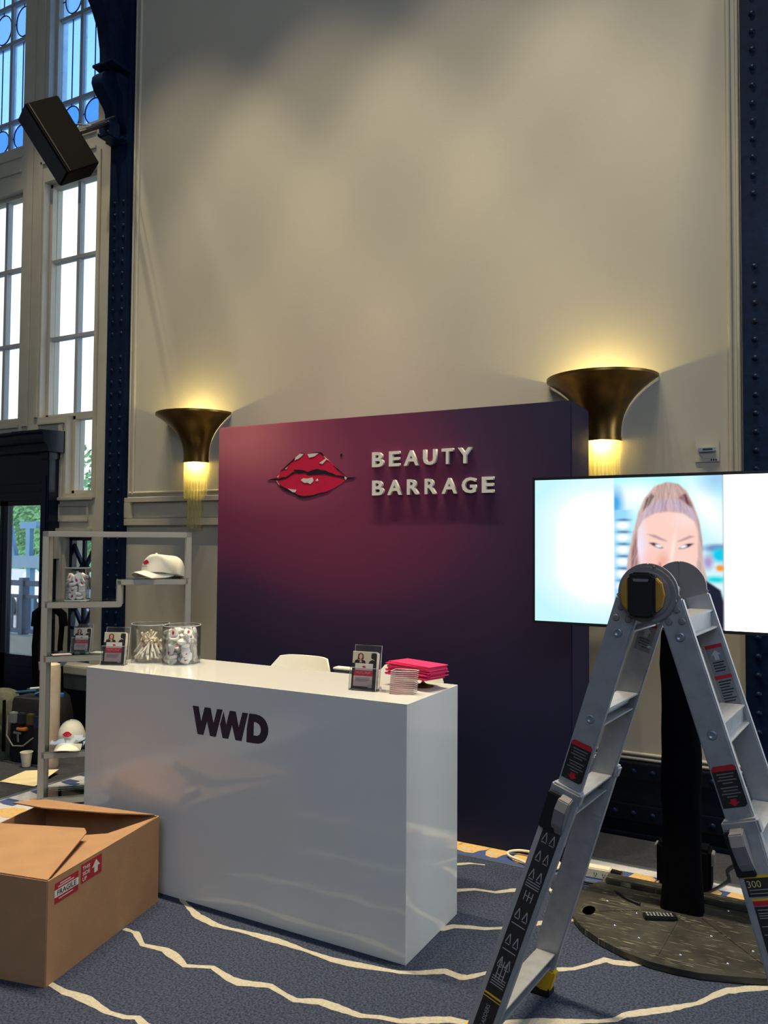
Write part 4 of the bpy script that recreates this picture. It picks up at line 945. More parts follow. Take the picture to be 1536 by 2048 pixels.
# crinkled clear bag tag on the top rung
m = MB(); rnd = random.Random(3)
for i in range(5):
    for j in range(8): m.v.append((-0.055 + 0.012*i + rnd.uniform(-.004,.004), 0.05 + rnd.uniform(-.012,.012), 1.425 - 0.015*j + rnd.uniform(-.004,.004)))
for i in range(4):
    for j in range(7): m.f.append((i*8+j, i*8+j+1, (i+1)*8+j+1, (i+1)*8+j))
m.build('plastic_tag', acryl, ld)
# printed labels on the rails
def rface(sg, y, o, half, flare=False, rm=lambda d: d):
    ax = (rp(sg, 0.6, 0) - rp(sg, 0.7, 0)).normalized(); ac = Vector((sg*1.0, 0, TN)) / KL
    base = rp(sg, HZ, y) + Vector((0, o*half, 0))
    def f(a, d, e=0.0):
        d = rm(d)
        p = base + ac*a + ax*d + Vector((0, o*e, 0))
        if flare: p.y += fl_(0, HZ - d/KL, o)
        return p
    return f
    #     # a across (outwards), d down the rail
def decal(F, pts, mt, e, name='label', parent=None): return MB().ngon([F(a, d, e) for a, d in pts]).build(name, mt, parent or ld)
def R_(a0, a1, d0, d1): return [(a0, d0), (a1, d0), (a1, d1), (a0, d1)]
F = rface(-1, 0.0, -1, 0.0135, rm=lambda d: 0.495 + (d - 0.535)*0.80)        # near left inner rail; its outward side is to the left
lb = decal(F, [(0.034, 0.545), (0.026, 0.535), (-0.028, 0.535), (-0.034, 0.545), (-0.034, 0.685), (-0.026, 0.695), (0.034, 0.695)], inkm, 0.0006, 'label')
decal(F, [(0.034, 0.545), (0.026, 0.535), (-0.028, 0.535), (-0.034, 0.545), (-0.034, 0.556), (0.034, 0.556)], redst, 0.0009, 'label_header', lb)
for i in range(8):
    d = 0.565 + 0.0115*i + (0.006 if i > 3 else 0); w = (0.024, 0.02, 0.026, 0.014)[i % 4]; decal(F, R_(-w, w, d, d + 0.004), greyink, 0.0009, 'label_line', lb)
decal(F, [(-0.008, 0.662), (0.008, 0.662), (0.008, 0.674), (0.016, 0.674), (0.0, 0.690), (-0.016, 0.674), (-0.008, 0.674)], redst, 0.0009, 'label_arrow', lb)
F = rface(1, 0.0, -1, 0.0135, rm=lambda d: 0.500 + (d - 0.535)*0.72)
lb = decal(F, [(-0.034, 0.545), (-0.026, 0.535), (0.028, 0.535), (0.034, 0.545), (0.034, 0.685), (0.026, 0.695), (-0.034, 0.695)], inkm, 0.0006, 'label')
decal(F, [(-0.034, 0.545), (-0.026, 0.535), (0.028, 0.535), (0.034, 0.545), (0.034, 0.556), (-0.034, 0.556)], redst, 0.0009, 'label_header', lb)
for i in range(8):
    d = 0.565 + 0.0115*i + (0.006 if i > 3 else 0); w = (0.024, 0.02, 0.026, 0.014)[i % 4]; decal(F, R_(-w, w, d, d + 0.004), greyink, 0.0009, 'label_line', lb)
decal(F, [(-0.008, 0.662), (0.008, 0.662), (0.008, 0.674), (0.016, 0.674), (0.0, 0.690), (-0.016, 0.674), (-0.008, 0.674)], redst, 0.0009, 'label_arrow', lb)
# far rails carry labels on their inner faces
for sg, d0, full in ((1, 0.19, True), (-1, 0.13, False)):
    F = rface(sg, LW, -1, 0.0135); lm = mat('clear_label_grey', C(120, 122, 130), 0.5); la = mat('label_arrow_grey', C(176, 176, 182), 0.5)
    h = 0.25 if full else 0.10
    lb = decal(F, R_(-0.027, 0.027, d0, d0 + h), lm, 0.0006, 'label')
    decal(F, R_(-0.027, 0.027, d0, d0 + 0.012), redst, 0.0009, 'label_header', lb)
    decal(F, [(0.0, d0+0.018), (0.015, d0+0.034), (0.007, d0+0.034), (0.007, d0+0.05), (-0.007, d0+0.05), (-0.007, d0+0.034), (-0.015, d0+0.034)], la, 0.0009, 'label_arrow', lb)
    for i in range(4): decal(F, R_(-0.018, 0.018 - 0.004*(i % 2), d0+0.056+0.009*i, d0+0.060+0.009*i), inkm, 0.0009, 'label_line', lb)
    if full:
        decal(F, R_(-0.027, 0.027, d0+0.10, d0+0.112), redst, 0.0009, 'label_header', lb)
        for i in range(8): decal(F, R_(-0.02, 0.02 - 0.005*(i % 3), d0+0.118+0.009*i, d0+0.122+0.009*i), inkm, 0.0009, 'label_line', lb)
        decal(F, [(-0.007, d0+0.20), (0.007, d0+0.20), (0.007, d0+0.218), (0.015, d0+0.218), (0.0, d0+0.235), (-0.015, d0+0.218), (-0.007, d0+0.218)], la, 0.0009, 'label_arrow', lb)
# long black instruction label on the near left outer rail
F = rface(-1, -0.012, -1, 0.0176, True, lambda d: d - 0.128); wl = mat('label_white_ink', C(150, 150, 158), 0.6)
lb = decal(F, R_(-0.030, 0.028, 0.90, 1.60), inkm, 0.0006, 'label', ld)
decal(F, R_(-0.030, 0.028, 0.90, 0.912), redst, 0.0009, 'label_header', lb)
def seg(F, a0, d0, a1, d1, w=0.0014): 
    v = Vector((a1-a0, d1-d0)).normalized(); n = Vector((-v.y, v.x))*w
    decal(F, [(a0+n.x, d0+n.y), (a1+n.x, d1+n.y), (a1-n.x, d1-n.y), (a0-n.x, d0-n.y)], wl, 0.0009, 'label_mark', lb)
for d in (0.925, 0.985, 1.045, 1.175, 1.26, 1.335):
    for a in (0.012, -0.014):
        seg(F, a, d, a+0.008, d+0.028); seg(F, a, d, a-0.008, d+0.028); seg(F, a-0.008, d+0.032, a+0.008, d+0.032)
for d in (1.085, 1.093, 1.101, 1.225, 1.31, 1.40, 1.408, 1.416, 1.424): seg(F, 0.022, d, -0.024, d)
for d in (1.115, 1.345, 1.375):
    for a in (-0.012, 0.0, 0.012): seg(F, a, d, a, d+0.03)
    seg(F, -0.014, d+0.015, 0.014, d+0.015)
decal(F, R_(-0.030, 0.028, 1.455, 1.461), yellow, 0.0009, 'label_stripe', lb); decal(F, R_(-0.030, 0.028, 1.467, 1.470), yellow, 0.0009, 'label_stripe', lb)
for s, d0, d1 in (('LADDERS', 1.482, 1.555), ('A', 1.578, 1.59)):
    me = fit_mesh(text_mesh(s, 1, 0, 0.01), d1 - d0, 0.013)
    base = F(0, d1, 0.001); ax = (F(0, 0) - F(0, 1)).normalized(); up = (F(1, 0) - F(0, 0)).normalized()
    for v in me.vertices: v.co = base + ax*v.co.x + up*(v.co.y - 0.006)
    me.materials.append(wl); link('label_text', me, lb)
decal(F, [(-0.008, 1.573), (0.006, 1.567), (0.008, 1.563), (0.006, 1.559), (-0.008, 1.558)], yellow, 0.001, 'label_emblem', lb)
# load label on the near right outer rail
F = rface(1, -0.012, -1, 0.0176, True)
lb = decal(F, R_(-0.030, 0.036, 0.792, 0.838), inkm, 0.0006, 'label', ld)
decal(F, R_(-0.030, 0.036, 0.785, 0.792), yellow, 0.0009, 'label_stripe', lb)
me = fit_mesh(text_mesh('300', 1, 0, 0.0), 0.036, 0.017); base = F(-0.026, 0.815, 0.001); rx = (F(1, 0.8) - F(0, 0.8)).normalized(); dn = (F(0, 0.9) - F(0, 0.8)).normalized()
for v in me.vertices: v.co = base + rx*v.co.x - dn*v.co.y
me.materials.append(mat('label_yellow_ink', C(196, 190, 120), 0.6)); link('label_text', me, lb)
for d in (0.821, 0.830): seg(F, -0.024, d, 0.026, d, 0.0009)
decal(F, R_(-0.024, 0.036, 0.842, 0.848), yellow, 0.0009, 'label_stripe', lb); decal(F, R_(-0.024, 0.036, 0.848, 0.860), redst, 0.0009, 'label_header', lb)
lb = decal(F, R_(-0.024, 0.036, 0.862, 1.25), inkm, 0.0006, 'label', ld)
for d in (0.870, 0.878, 0.884, 0.890, 0.91, 0.93): seg(F, -0.018, d, 0.026, d, 0.0009)

# ---------------------------------------------------------------- cardboard box
u = Vector((-0.199, 0.98, 0)); v = Vector((-0.98, -0.199, 0)); L0, W0, H0 = 0.735, 0.62, 0.385
bx = thing('cardboard_box', 'large open cardboard box with red shipping stickers in front of the counter', 'box', (-2.508, 2.049, 0))
def bp(a, b, z): return u*a + v*b + Vector((0, 0, z))
def wallp(a0, b0, a1, b1, name):
    p, q = bp(a0, b0, 0), bp(a1, b1, 0); d = (q-p).normalized(); n = Vector((-d.y, d.x, 0))*0.003
    m = MB(); m.add([p-n, q-n, q+n, p+n, p-n+Vector((0,0,H0)), q-n+Vector((0,0,H0)), q+n+Vector((0,0,H0)), p+n+Vector((0,0,H0))], [(0,3,2,1),(4,5,6,7),(0,1,5,4),(1,2,6,5),(2,3,7,6),(3,0,4,7)])
    return m.build(name, kraft, bx)
sr = wallp(0, 0, L0, 0, 'side'); wallp(0, 0, 0, W0, 'side'); wallp(L0, 0, L0, W0, 'side'); wallp(0, W0, L0, W0, 'side')
m = MB(); m.add([bp(0,0,0.002), bp(L0,0,0.002), bp(L0,W0,0.002), bp(0,W0,0.002)], [(0,1,2,3)]); m.build('bottom', kraft, bx)
def flap(pts, name='flap', bend=None):
    n = len(pts); up = [p + Vector((0, 0, 0.005)) for p in pts]
    m = MB(); m.add(pts + up, [tuple(range(n))[::-1], tuple(range(n, 2*n))] + [(i, (i+1) % n, n+(i+1) % n, n+i) for i in range(n)])
    return m.build(name, kraft, bx)
# long right flap folded in flat, near flap over it, far flap half raised
flap([bp(0.02, 0, H0-0.012), bp(L0-0.02, 0, H0-0.002), bp(0.52, 0.105, H0-0.02), bp(0.44, 0.30, H0-0.03), bp(0.05, 0.30, H0-0.03)])
flap([bp(0, 0.0, H0), bp(0, W0, H0), bp(0.36, W0, H0+0.025), bp(0.42, 0.16, H0+0.03), bp(0.40, 0.135, H0+0.022)])
ff = [(0, 0.0, 0), (0.06, 0.05, -0.10), (0.15, 0.04, -0.25)]
flap([bp(L0, 0.02, H0), bp(L0, W0, H0+0.01), bp(L0-0.20, W0+0.02, H0+0.055), bp(L0-0.235, 0.45, H0+0.062), bp(L0-0.16, 0.16, H0+0.045)])
MB().obox(bp(0.50, 0.34, 0.33), u*0.11, v*0.035, Vector((0.01, 0, 0.004))).build('inner_strip', paperm, bx)
nr = Vector((0.98, 0.199, 0))
def stick(a, z, w, h, mt, e, name, parent): 
    c = bp(a, 0, z) + nr*e; return MB().ngon([c, c + u*w, c + u*w + Vector((0,0,h)), c + Vector((0,0,h))]).build(name, mt, parent)
def sticktext(s, a, z, w, h, mt, e, parent, bold=0.02):
    me = fit_mesh(text_mesh(s, 1, 0, bold), w, h)
    for vv in me.vertices: vv.co = bp(a + vv.co.x, 0, z + vv.co.y) + nr*e
    me.materials.append(mt); link('sticker_text', me, parent)
s1 = stick(0.036, 0.284, 0.136, 0.076, redst, 0.0036, 'sticker', bx)
stick(0.036, 0.307, 0.136, 0.028, whitest, 0.0039, 'sticker_band', s1)
sticktext('FRAGILE', 0.050, 0.311, 0.108, 0.020, inkm, 0.0042, s1)
stick(0.065, 0.349, 0.06, 0.005, palepink, 0.0039, 'sticker_line', s1); stick(0.055, 0.340, 0.09, 0.005, palepink, 0.0039, 'sticker_line', s1); stick(0.06, 0.296, 0.08, 0.004, palepink, 0.0039, 'sticker_line', s1)
s2 = stick(0.186, 0.298, 0.130, 0.074, redst, 0.0036, 'sticker', bx)
for s, z, w in (('THIS', 0.347, 0.045), ('SIDE', 0.326, 0.045), ('UP', 0.305, 0.026)): sticktext(s, 0.196, z, w, 0.015, whitest, 0.0042, s2)
c = lambda a, z: bp(a, 0, z) + nr*0.0042
MB().ngon([c(0.268, 0.312), c(0.290, 0.312), c(0.290, 0.335), c(0.304, 0.335), c(0.279, 0.363), c(0.254, 0.335), c(0.268, 0.335)]).build('sticker_arrow', whitest, s2)
# ---------------------------------------------------------------- display shelf
SHA = math.atan2(0.696, 0.718); SHO = Vector((-4.197, 3.363, 0))
sh = thing('display_shelf', 'grey white metal display shelf with stepped glass tiers left of the counter', 'shelf', tuple(SHO), SHA)
SL, SD, PW = 0.862, 0.20, 0.036
def shp(x, y, z):
    c, s = math.cos(SHA), math.sin(SHA); return Vector((SHO.x + x*c - y*s, SHO.y + x*s + y*c, z))
for x in (0, SL):
    for y in (0, SD): MB().box(x-PW/2, x+PW/2, y-PW/2, y+PW/2, 0.0, 1.70).build('post', shelfpaint, sh, bev=0.003)
def rails(x0, x1, z, name='rail'):
    for y in (0, SD): MB().box(x0, x1, y-PW/2, y+PW/2, z-0.036, z).build(name, shelfpaint, sh, bev=0.003)
    for x in (x0 + 0.012, x1 - 0.012): MB().box(x-0.012, x+0.012, PW/2, SD-PW/2, z-0.03, z-0.006).build('cross_rail', shelfpaint, sh)
def glass(x0, x1, z): MB().box(x0, x1, -PW/2, SD+PW/2, z, z+0.006).build('glass_shelf', shelfglass, sh)
rails(-PW/2, SL+PW/2, 1.70)
rails(0.42, SL, 1.397); rails(0.0, 0.44, 1.257); rails(0.0, 0.44, 0.924); rails(0.0, SL, 0.335); rails(0.0, SL, 0.058)
for y in (0, SD):
    MB().box(0.42, 0.455, y-PW/2, y+PW/2, 1.222, 1.397).build('step_riser', shelfpaint, sh, bev=0.006)
    MB().box(0.42, 0.455, y-PW/2, y+PW/2, 0.30, 0.924).build('step_riser', shelfpaint, sh, bev=0.006)
glass(0.42, SL, 1.397); glass(0.0, 0.42, 1.257); glass(0.0, 0.44, 0.924); glass(0.0, SL, 0.335); glass(0.0, SL, 0.058)

# ---------------------------------------------------------------- caps
def make_cap(label):
    t = thing('baseball_cap', label, 'cap', (0, 0, 0), 0)
    m = MB(); n = 26; prof = []
    for i in range(9):
        a = PI/2 * i / 8; prof.append((math.cos(a)**0.8, math.sin(a)))
    for r, z in prof:
        for j in range(n):
            an = 2*PI*j/n; rx = 0.095*r; ry = 0.083*r
            back = 1.0 if math.cos(an) > -0.2 else 1.06
            m.v.append((rx*math.cos(an)*back, ry*math.sin(an), 0.02 + 0.118*z - 0.02*max(0, -math.cos(an))*(1-z)))
    for i in range(8):
        for j in range(n): m.f.append((i*n+j, i*n+(j+1) % n, (i+1)*n+(j+1) % n, (i+1)*n+j))
    m.build('crown', capm, t, smooth=60)
    b = MB(); rows, cols = 7, 14          # curved brim, front is +X
    for d in (0.0, 0.004):
        for i in range(rows + 1):
            for j in range(cols + 1):
                an = -1.15 + 2.3*j/cols; u = i/rows
                x = 0.09*math.cos(an) + u*0.082*math.cos(an*0.75); y = 0.083*math.sin(an)*(1 + 0.06*u)
                b.v.append((x, y, 0.026 - 0.036*(y/0.085)**2 - 0.016*u + d))
    k = (rows+1)*(cols+1)
    for q in (0, k):
        for i in range(rows):
            for j in range(cols): b.f.append((q+i*(cols+1)+j, q+i*(cols+1)+j+1, q+(i+1)*(cols+1)+j+1, q+(i+1)*(cols+1)+j))
    for j in range(cols):
        for i in (0, rows): b.f.append((i*(cols+1)+j, i*(cols+1)+j+1, k+i*(cols+1)+j+1, k+i*(cols+1)+j))
    b.build('brim', capm, t, smooth=60)
    MB().lathe([(0, 0.146), (0.006, 0.144), (0.008, 0.137)], 10).build('button', capm, t, smooth=60)
    lm = MB()
    for x, z in LIPU:                     # embroidered lips wrapped on the front of the crown
        yy = x*0.058; zz = 0.082 + z*0.058; q = min(1, max(0, (zz-0.02)/0.118)); r = math.cos(math.asin(q))**0.8
        lm.v.append((0.095*r*math.sqrt(max(0, 1-(yy/(0.083*r))**2)) + 0.003, yy, zz))
    c0 = (sum(p[0] for p in lm.v)/len(lm.v) + 0.002, 0, 0.083); nn = len(lm.v); lm.v.append(c0)
    lm.f = [(i, (i+1) % nn, nn) for i in range(nn)]
    lm.build('lips_print', liprd, t, label='red embroidered lips')
    lw = MB()
    for s in (-0.024, 0.024):
        for z in (0.0525, 0.0555):
            r = math.cos(math.asin((z-0.02)/0.118))**0.8; lw.v.append((0.095*r*math.sqrt(1-(s/(0.083*r))**2) + 0.0045, s, z))
    lw.f = [(0, 1, 3, 2)]; lw.build('lettering', greyink, t)
    return t
cap = make_cap('front cream cap with red lips, topmost of the nested caps on the upper tier')
CR = -1.65
cap.location = shp(0.655, 0.085, 1.4035 + 0.016); cap.rotation_euler = (0, -0.06, CR)
for i in range(1, 9):
    c = copy_tree(cap); c['label'] = 'cream cap nested behind the front cap on the upper tier'; c['group'] = 'nested caps on the upper tier'
    c.location = cap.location + Vector((math.cos(CR), math.sin(CR), 0)) * (-0.016*i) + Vector((0, 0, -0.0015*i)); c.rotation_euler = (0, -0.06 - 0.02*i, CR)
    for ch in list(c.children):
        if ch.name.split('.')[0] in ('button', 'lettering', 'lips_print'): bpy.data.objects.remove(ch)
c = copy_tree(cap); c['label'] = 'cream cap with red lips propped upright on the low shelf beside the counter'
c.location = shp(0.165, 0.09, 0.372); c.rotation_euler = (0, 0.15, SHA - PI/2 - 0.2)
# clear bag around its brim
m = MB(); rnd = random.Random(11)
for i in range(9):
    for j in range(5): m.v.append((0.05 + 0.03*i, -0.012 - 0.01*math.sin(j*1.3) + rnd.uniform(-.006,.006), 0.345 + 0.022*j + rnd.uniform(-.004,.004)))
for i in range(8):
    for j in range(4): m.f.append((i*5+j, i*5+j+1, (i+1)*5+j+1, (i+1)*5+j))
bag = tag(m.build('plastic_bag', acryl, None, smooth=60), 'crumpled clear plastic bag under the cap on the low shelf', 'bag'); bag.location = SHO; bag.rotation_euler = (0, 0, SHA)

# ---------------------------------------------------------------- jars with mints and gloss tubes
def jar(label, loc, r, h):
    t = thing('glass_jar', label, 'jar', loc)
    MB().lathe([(0.0, 0.0), (r, 0.0), (r, h), (r-0.004, h), (r-0.004, 0.008), (0.0, 0.008)], 36).build('glass', jarglass, t, smooth=40)
    MB().lathe([(r-0.002, h-0.0035), (r+0.0012, h-0.002), (r+0.0012, h+0.0015), (r-0.004, h+0.0015)], 36).build('rim', mat('jar_rim', C(200, 204, 204), 0.15, spec=0.8), t, smooth=60)
    MB().lathe([(r-0.002, 0.0), (r+0.0006, 0.0), (r+0.0006, 0.004), (r-0.002, 0.004)], 36).build('base_rim', MATS['jar_rim'], t, smooth=60)
    return t
mint_me = None; mint_lip = lips_mesh(0.026)
def mints(loc, r, h, count, label, group, seed):
    global mint_me
    rnd = random.Random(seed)
    if mint_me is None:
        b = MB().prism(rrect(0.042, 0.042, 0.011, 3), 'z', -0.008, 0.008).build('mint', mintm, None, smooth=40, bev=0.003); mint_me = b.data; bpy.data.objects.remove(b)
    per = 8; layers = math.ceil(count / per); k = 0
    for i in range(layers):
        z = loc[2] + 0.022 + (h - 0.03) * i / max(1, layers - 1) * 0.94
        off = rnd.uniform(0, 6)
        for j in range(per):
            if k >= count: return
            k += 1
            if j < 6: a = off + 2*PI*j/6 + rnd.uniform(-.15, .15); q = r - 0.024
            else: a = rnd.uniform(0, 6); q = r*0.28*(1 if j == 6 else -1)
            o = link('mint_tin', mint_me, None, loc=(loc[0] + q*math.cos(a), loc[1] + q*math.sin(a), z + rnd.uniform(-.004, .004)))
            tilt = rnd.choice((0.35, 0.9, 1.35, 1.45)) if j < 6 else rnd.uniform(0, .5)
            if j < 6: tilt = min(tilt, 1.5)
            o.rotation_euler = Matrix.Rotation(a, 3, 'Z').to_4x4().to_3x3().__matmul__(Matrix.Rotation(tilt, 3, 'Y')).to_euler()
            if j < 6: o.rotation_euler = (Matrix.Rotation(a, 3, 'Z') @ Matrix.Rotation(tilt, 3, 'Y') @ Matrix.Rotation(rnd.uniform(-.6, .6), 3, 'Z')).to_euler()
            tag(o, label, 'mint', group)
            if rnd.random() < 0.45: link('lips_print', mint_lip, o, loc=(0, 0, 0.0086), rot=(-PI/2, 0, 0))
J2 = (-2.900, 3.17, 1.0105); jar('clear glass jar of white mint tins at the back of the counter', J2, 0.098, 0.198)
mints(J2, 0.092, 0.178, 64, 'white mint tin with red lips in the counter jar', 'mint tins in the counter jar', 5)
p = shp(0.178, 0.095, 1.2635); J3 = tuple(p); jar('clear glass jar of mint tins standing on the stepped shelf', J3, 0.076, 0.205)
mints(J3, 0.070, 0.165, 56, 'white mint tin with lips in the shelf jar', 'mint tins in the shelf jar', 9)
J1 = (-3.085, 3.135, 1.0105); jar('clear glass jar of clear gloss tubes with pink bands on the counter', J1, 0.098, 0.198)
tb = None; tubem = mat('gloss_tube_cap', C(222, 214, 192), 0.25); rnd = random.Random(21)
tubew = mat('tube_frost', C(216, 212, 200), 0.35)
for i in range(84):
    a = 2*PI*i/84*5 + rnd.uniform(-.1, .1); rb = 0.083*math.sqrt(rnd.random()); lean = 0
    base = Vector((J1[0] + rb*math.cos(a), J1[1] + rb*math.sin(a), J1[2] + 0.012 + (0.05*rnd.random() if i % 3 == 0 else 0.02*rnd.random())))
    b2 = a + rnd.uniform(1.8, 4.4); q = rnd.uniform(0.0, 0.075); tip = Vector((J1[0] + q*math.cos(b2), J1[1] + q*math.sin(b2), base.z + rnd.uniform(0.10, 0.125)))
    d = (tip - base).normalized()
    if tb is None:
        tb = thing('gloss_tube', 'clear gloss tube with a pink band in the counter jar', 'tube', (0, 0, 0), group='gloss tubes in the counter jar')
        MB().tube([(0, 0, 0), (0, 0, 0.07)], 0.0065, 8).build('body', tubew, tb, smooth=50)
        MB().tube([(0, 0, 0.062), (0, 0, 0.072)], 0.0072, 8).build('band', mat('coral_band', C(228, 84, 84), 0.5), tb, smooth=50)
        MB().tube([(0, 0, 0.072), (0, 0, 0.12)], [0.0066, 0.0058], 8).build('clear_cap', tubem, tb, smooth=50)
        o = tb
    else: o = copy_tree(tb)
    o.location = base; o.rotation_euler = d.to_track_quat('Z', 'Y').to_euler()

# ---------------------------------------------------------------- brochure holders
def holder(loc, rz, label, blabel, n=6, w=0.125, h=0.185, tilt=0.16, sc=1.0):
    t = thing('brochure_holder', label, 'holder', loc, rz)
    def S(y0, z0, y1, z1, x0, x1, name='panel', th=0.003):
        m = MB(); d = Vector((0, y1-y0, z1-z0)).normalized(); nn = Vector((0, -d.z, d.y))*th/2
        c = Vector((0, (y0+y1)/2, (z0+z1)/2)); m.obox(c + Vector(((x0+x1)/2, 0, 0)), Vector(((x1-x0)/2, 0, 0)), Vector((0, (y1-y0)/2, (z1-z0)/2)), nn); return m.build(name, acryl, t)
    k = math.tan(tilt); D = 0.045*sc; w2 = w/2
    S(D, 0, D + h*k, h, -w2, w2, 'back_panel'); S(0, 0, 0.095*sc*k, 0.095*sc, -w2, w2, 'front_panel'); S(0, 0.003, D, 0.003, -w2, w2, 'floor_panel')
    for s in (-w2, w2):
        MB().add([(s, 0, 0), (s, D, 0), (s, D + 0.095*sc*k, 0.095*sc), (s, 0.095*sc*k, 0.095*sc)], [(0, 1, 2, 3)]).build('side_panel', acryl, t)
    em = mat('acrylic_edge', C(196, 200, 206), 0.2, spec=0.8)
    MB().tube([(-w2, D, 0.004), (-w2, D + h*k, h), (w2, D + h*k, h), (w2, D, 0.004)], 0.0016, 6).build('edge', em, t)
    MB().tube([(-w2, 0.0, 0.004), (-w2, 0.095*sc*k, 0.095*sc), (w2, 0.095*sc*k, 0.095*sc), (w2, 0, 0.004)], 0.0014, 6).build('edge', em, t)
    # the brochures: stacked cards, the front one printed
    cw, chh = w*0.90, h*0.86
    root = bpy.data.objects['brochure_holder'] if False else t
    for i in range(n):
        y = D - 0.006 - 0.0055*i*sc
        last = i == n - 1
        b = thing('brochure', blabel + (' facing front' if last else ' stacked behind'), 'brochure', (0, 0, 0), group=None if last else blabel + ' stack')
        b.matrix_world = Matrix.Translation(Vector(loc)) @ Matrix.Rotation(rz, 4, 'Z') @ Matrix.Translation((0, y, 0.006)) @ Matrix.Rotation(-tilt, 4, 'X')
        hh = chh - 0.004*(n-1-i)*0.5
        MB().box(-cw/2, cw/2, -0.0016, 0.0016, 0, hh).build('card', paperm, b)
        if last:
            def Q(x0, x1, z0, z1, mt, e, name): return MB().ngon([(x0*cw, -0.0018-e, z0*hh), (x1*cw, -0.0018-e, z0*hh), (x1*cw, -0.0018-e, z1*hh), (x0*cw, -0.0018-e, z1*hh)]).build(name, mt, b)
            def Pg(pts, mt, e, name): return MB().ngon([(x*cw, -0.0018-e, z*hh) for x, z in pts]).build(name, mt, b)
            Q(-.5, .5, 0, .68, mat('brochure_dark', C(44, 30, 40), .5), 0, 'print_ground'); Q(-.5, .5, .68, .985, tan, 0, 'photo_ground')
            Pg([(-.42,.68),(-.40,.75),(-.30,.78),(-.22,.76),(-.10,.78),(.02,.75),(.06,.68)], inkm, .0002, 'photo_jacket')
            Pg([(-.22,.70),(-.16,.80),(-.10,.70)], skin, .0003, 'photo_neck')
            Pg([(-.30,.78),(-.28,.92),(-.17,.965),(-.06,.92),(-.04,.80),(-.10,.78)], hairm, .0002, 'photo_hair')
            Pg([(-.24,.85),(-.21,.92),(-.16,.935),(-.11,.90),(-.10,.84),(-.15,.79),(-.20,.80)], skin, .0003, 'photo_face')
            Pg([(.16,.68),(.22,.75),(.30,.78),(.26,.86),(.28,.96),(.42,.97),(.5,.94),(.5,.68)], inkm, .0002, 'photo_figure')
            Pg([(.26,.80),(.40,.775),(.40,.785),(.27,.815)], paperm, .0003, 'photo_collar')
            Q(-.38, .36, .50, .68, mat('brochure_grey', C(206, 204, 194), .5), .0002, 'print_panel')
            lm = link('lips_print', lips_mesh(cw*0.17), b, loc=(-.01*cw, -0.0023, .59*hh))
            Q(-.40, .36, .345, .50, pinkb, .0002, 'print_band')
            # handwritten style title, a looping stroke
            pts = []
            for q in range(60):
                s = q/59; gap = 1 if 0.40 < s < 0.48 else 0
                pts.append(((-.30 + .56*s + .012*math.sin(s*60))*cw, -0.0024, (.425 + .028*math.sin(s*47 + 1.1*math.sin(s*13)) + .01*math.sin(s*21))*hh))
            for a0, a1 in ((0, 24), (27, 31), (34, 60)):
                MB().tube(pts[a0:a1], 0.0007, 4).build('print_title', mat('pale_rose_ink', C(240, 160, 170), .6), b)
            Q(-.42, .36, .07, .345, palepink, .0002, 'print_panel')
            for z, x1 in ((.295, .26), (.26, .20), (.235, .24), (.205, .16)): Q(-.34, x1, z, z+.012, greyink, .0004, 'print_line')
            Q(.20, .36, .04, .13, mat('brochure_patch', C(198, 180, 176), .6), .0004, 'print_patch')
    return t
holder((-3.148, 2.935, 1.0105), 0.42, 'clear brochure holder at the left end of the counter', 'pink and white brochure at the counter left end')
holder((-1.705, 2.975, 1.0105), 0.12, 'clear brochure holder near the pink envelopes on the counter', 'pink and white brochure beside the envelopes')
p = shp(0.205, 0.06, 0.9305); holder(tuple(p), SHA - 0.25, 'clear brochure holder on the middle glass shelf', 'pink and white brochure on the middle shelf', n=4, w=0.12, h=0.175)
# loose flyers on the middle shelf
for i, (x, y, a, lab, mt) in enumerate(((0.10, 0.03, 0.3, 'loose pale flyer at the left of the middle glass shelf', palepink), (0.33, 0.07, -0.5, 'loose white flyer under the holder end of the middle glass shelf', paperm))):
    o = MB().box(-0.055, 0.055, -0.035, 0.035, 0, 0.002).build('flyer', mt); p = shp(x, y, 0.9305); o.location = p; o.rotation_euler = (0, 0, SHA + a); tag(o, lab, 'flyer')

# ---------------------------------------------------------------- pink envelopes on a stand, clear trays
es = thing('cake_stand', 'small round brass pedestal stand under the pink envelopes', 'stand', (-1.525, 3.205, 1.0105))
MB().lathe([(0, 0), (0.048, 0.0), (0.05, 0.003), (0.03, 0.008), (0.012, 0.014), (0.006, 0.02), (0.006, 0.034), (0.05, 0.040), (0.07, 0.043), (0.07, 0.046), (0, 0.046)], 28).build('pedestal', brass, es, smooth=40)
rnd = random.Random(4)
for i in range(12):
    m = MB(); w, d = 0.125, 0.062
    m.box(-w, w, -d, d, 0, 0.0042)
    m.add([(-w, -d, 0.0044), (w, -d, 0.0044), (0.0, 0.01, 0.0046)], [(0, 1, 2)])
    o = thing('envelope', 'bright pink envelope on top of the stack' if i == 11 else 'bright pink envelope in the stack on the brass stand', 'envelope', (-1.552 + rnd.uniform(-.010, .010), 3.19 + rnd.uniform(-.006, .006), 1.0105 + 0.0465 + 0.0049*i), -0.30 + rnd.uniform(-.05, .05), group=None if i == 11 else 'pink envelopes on the stand')
    MB().box(-w, w, -d, d, 0, 0.0042).build('body', pinkp, o, bev=0.0008, seg=1)
    MB().add([(-w, -d, 0.0045), (w, -d, 0.0045), (0.0, 0.015, 0.0048)], [(0, 1, 2)]).build('flap', pinkp, o)
trm = clear('clear_tray_plastic', (0.97, 0.96, 0.95), 0.06, 0.3, 0.12); trim_ = mat('tray_rim', C(222, 208, 204), 0.25)
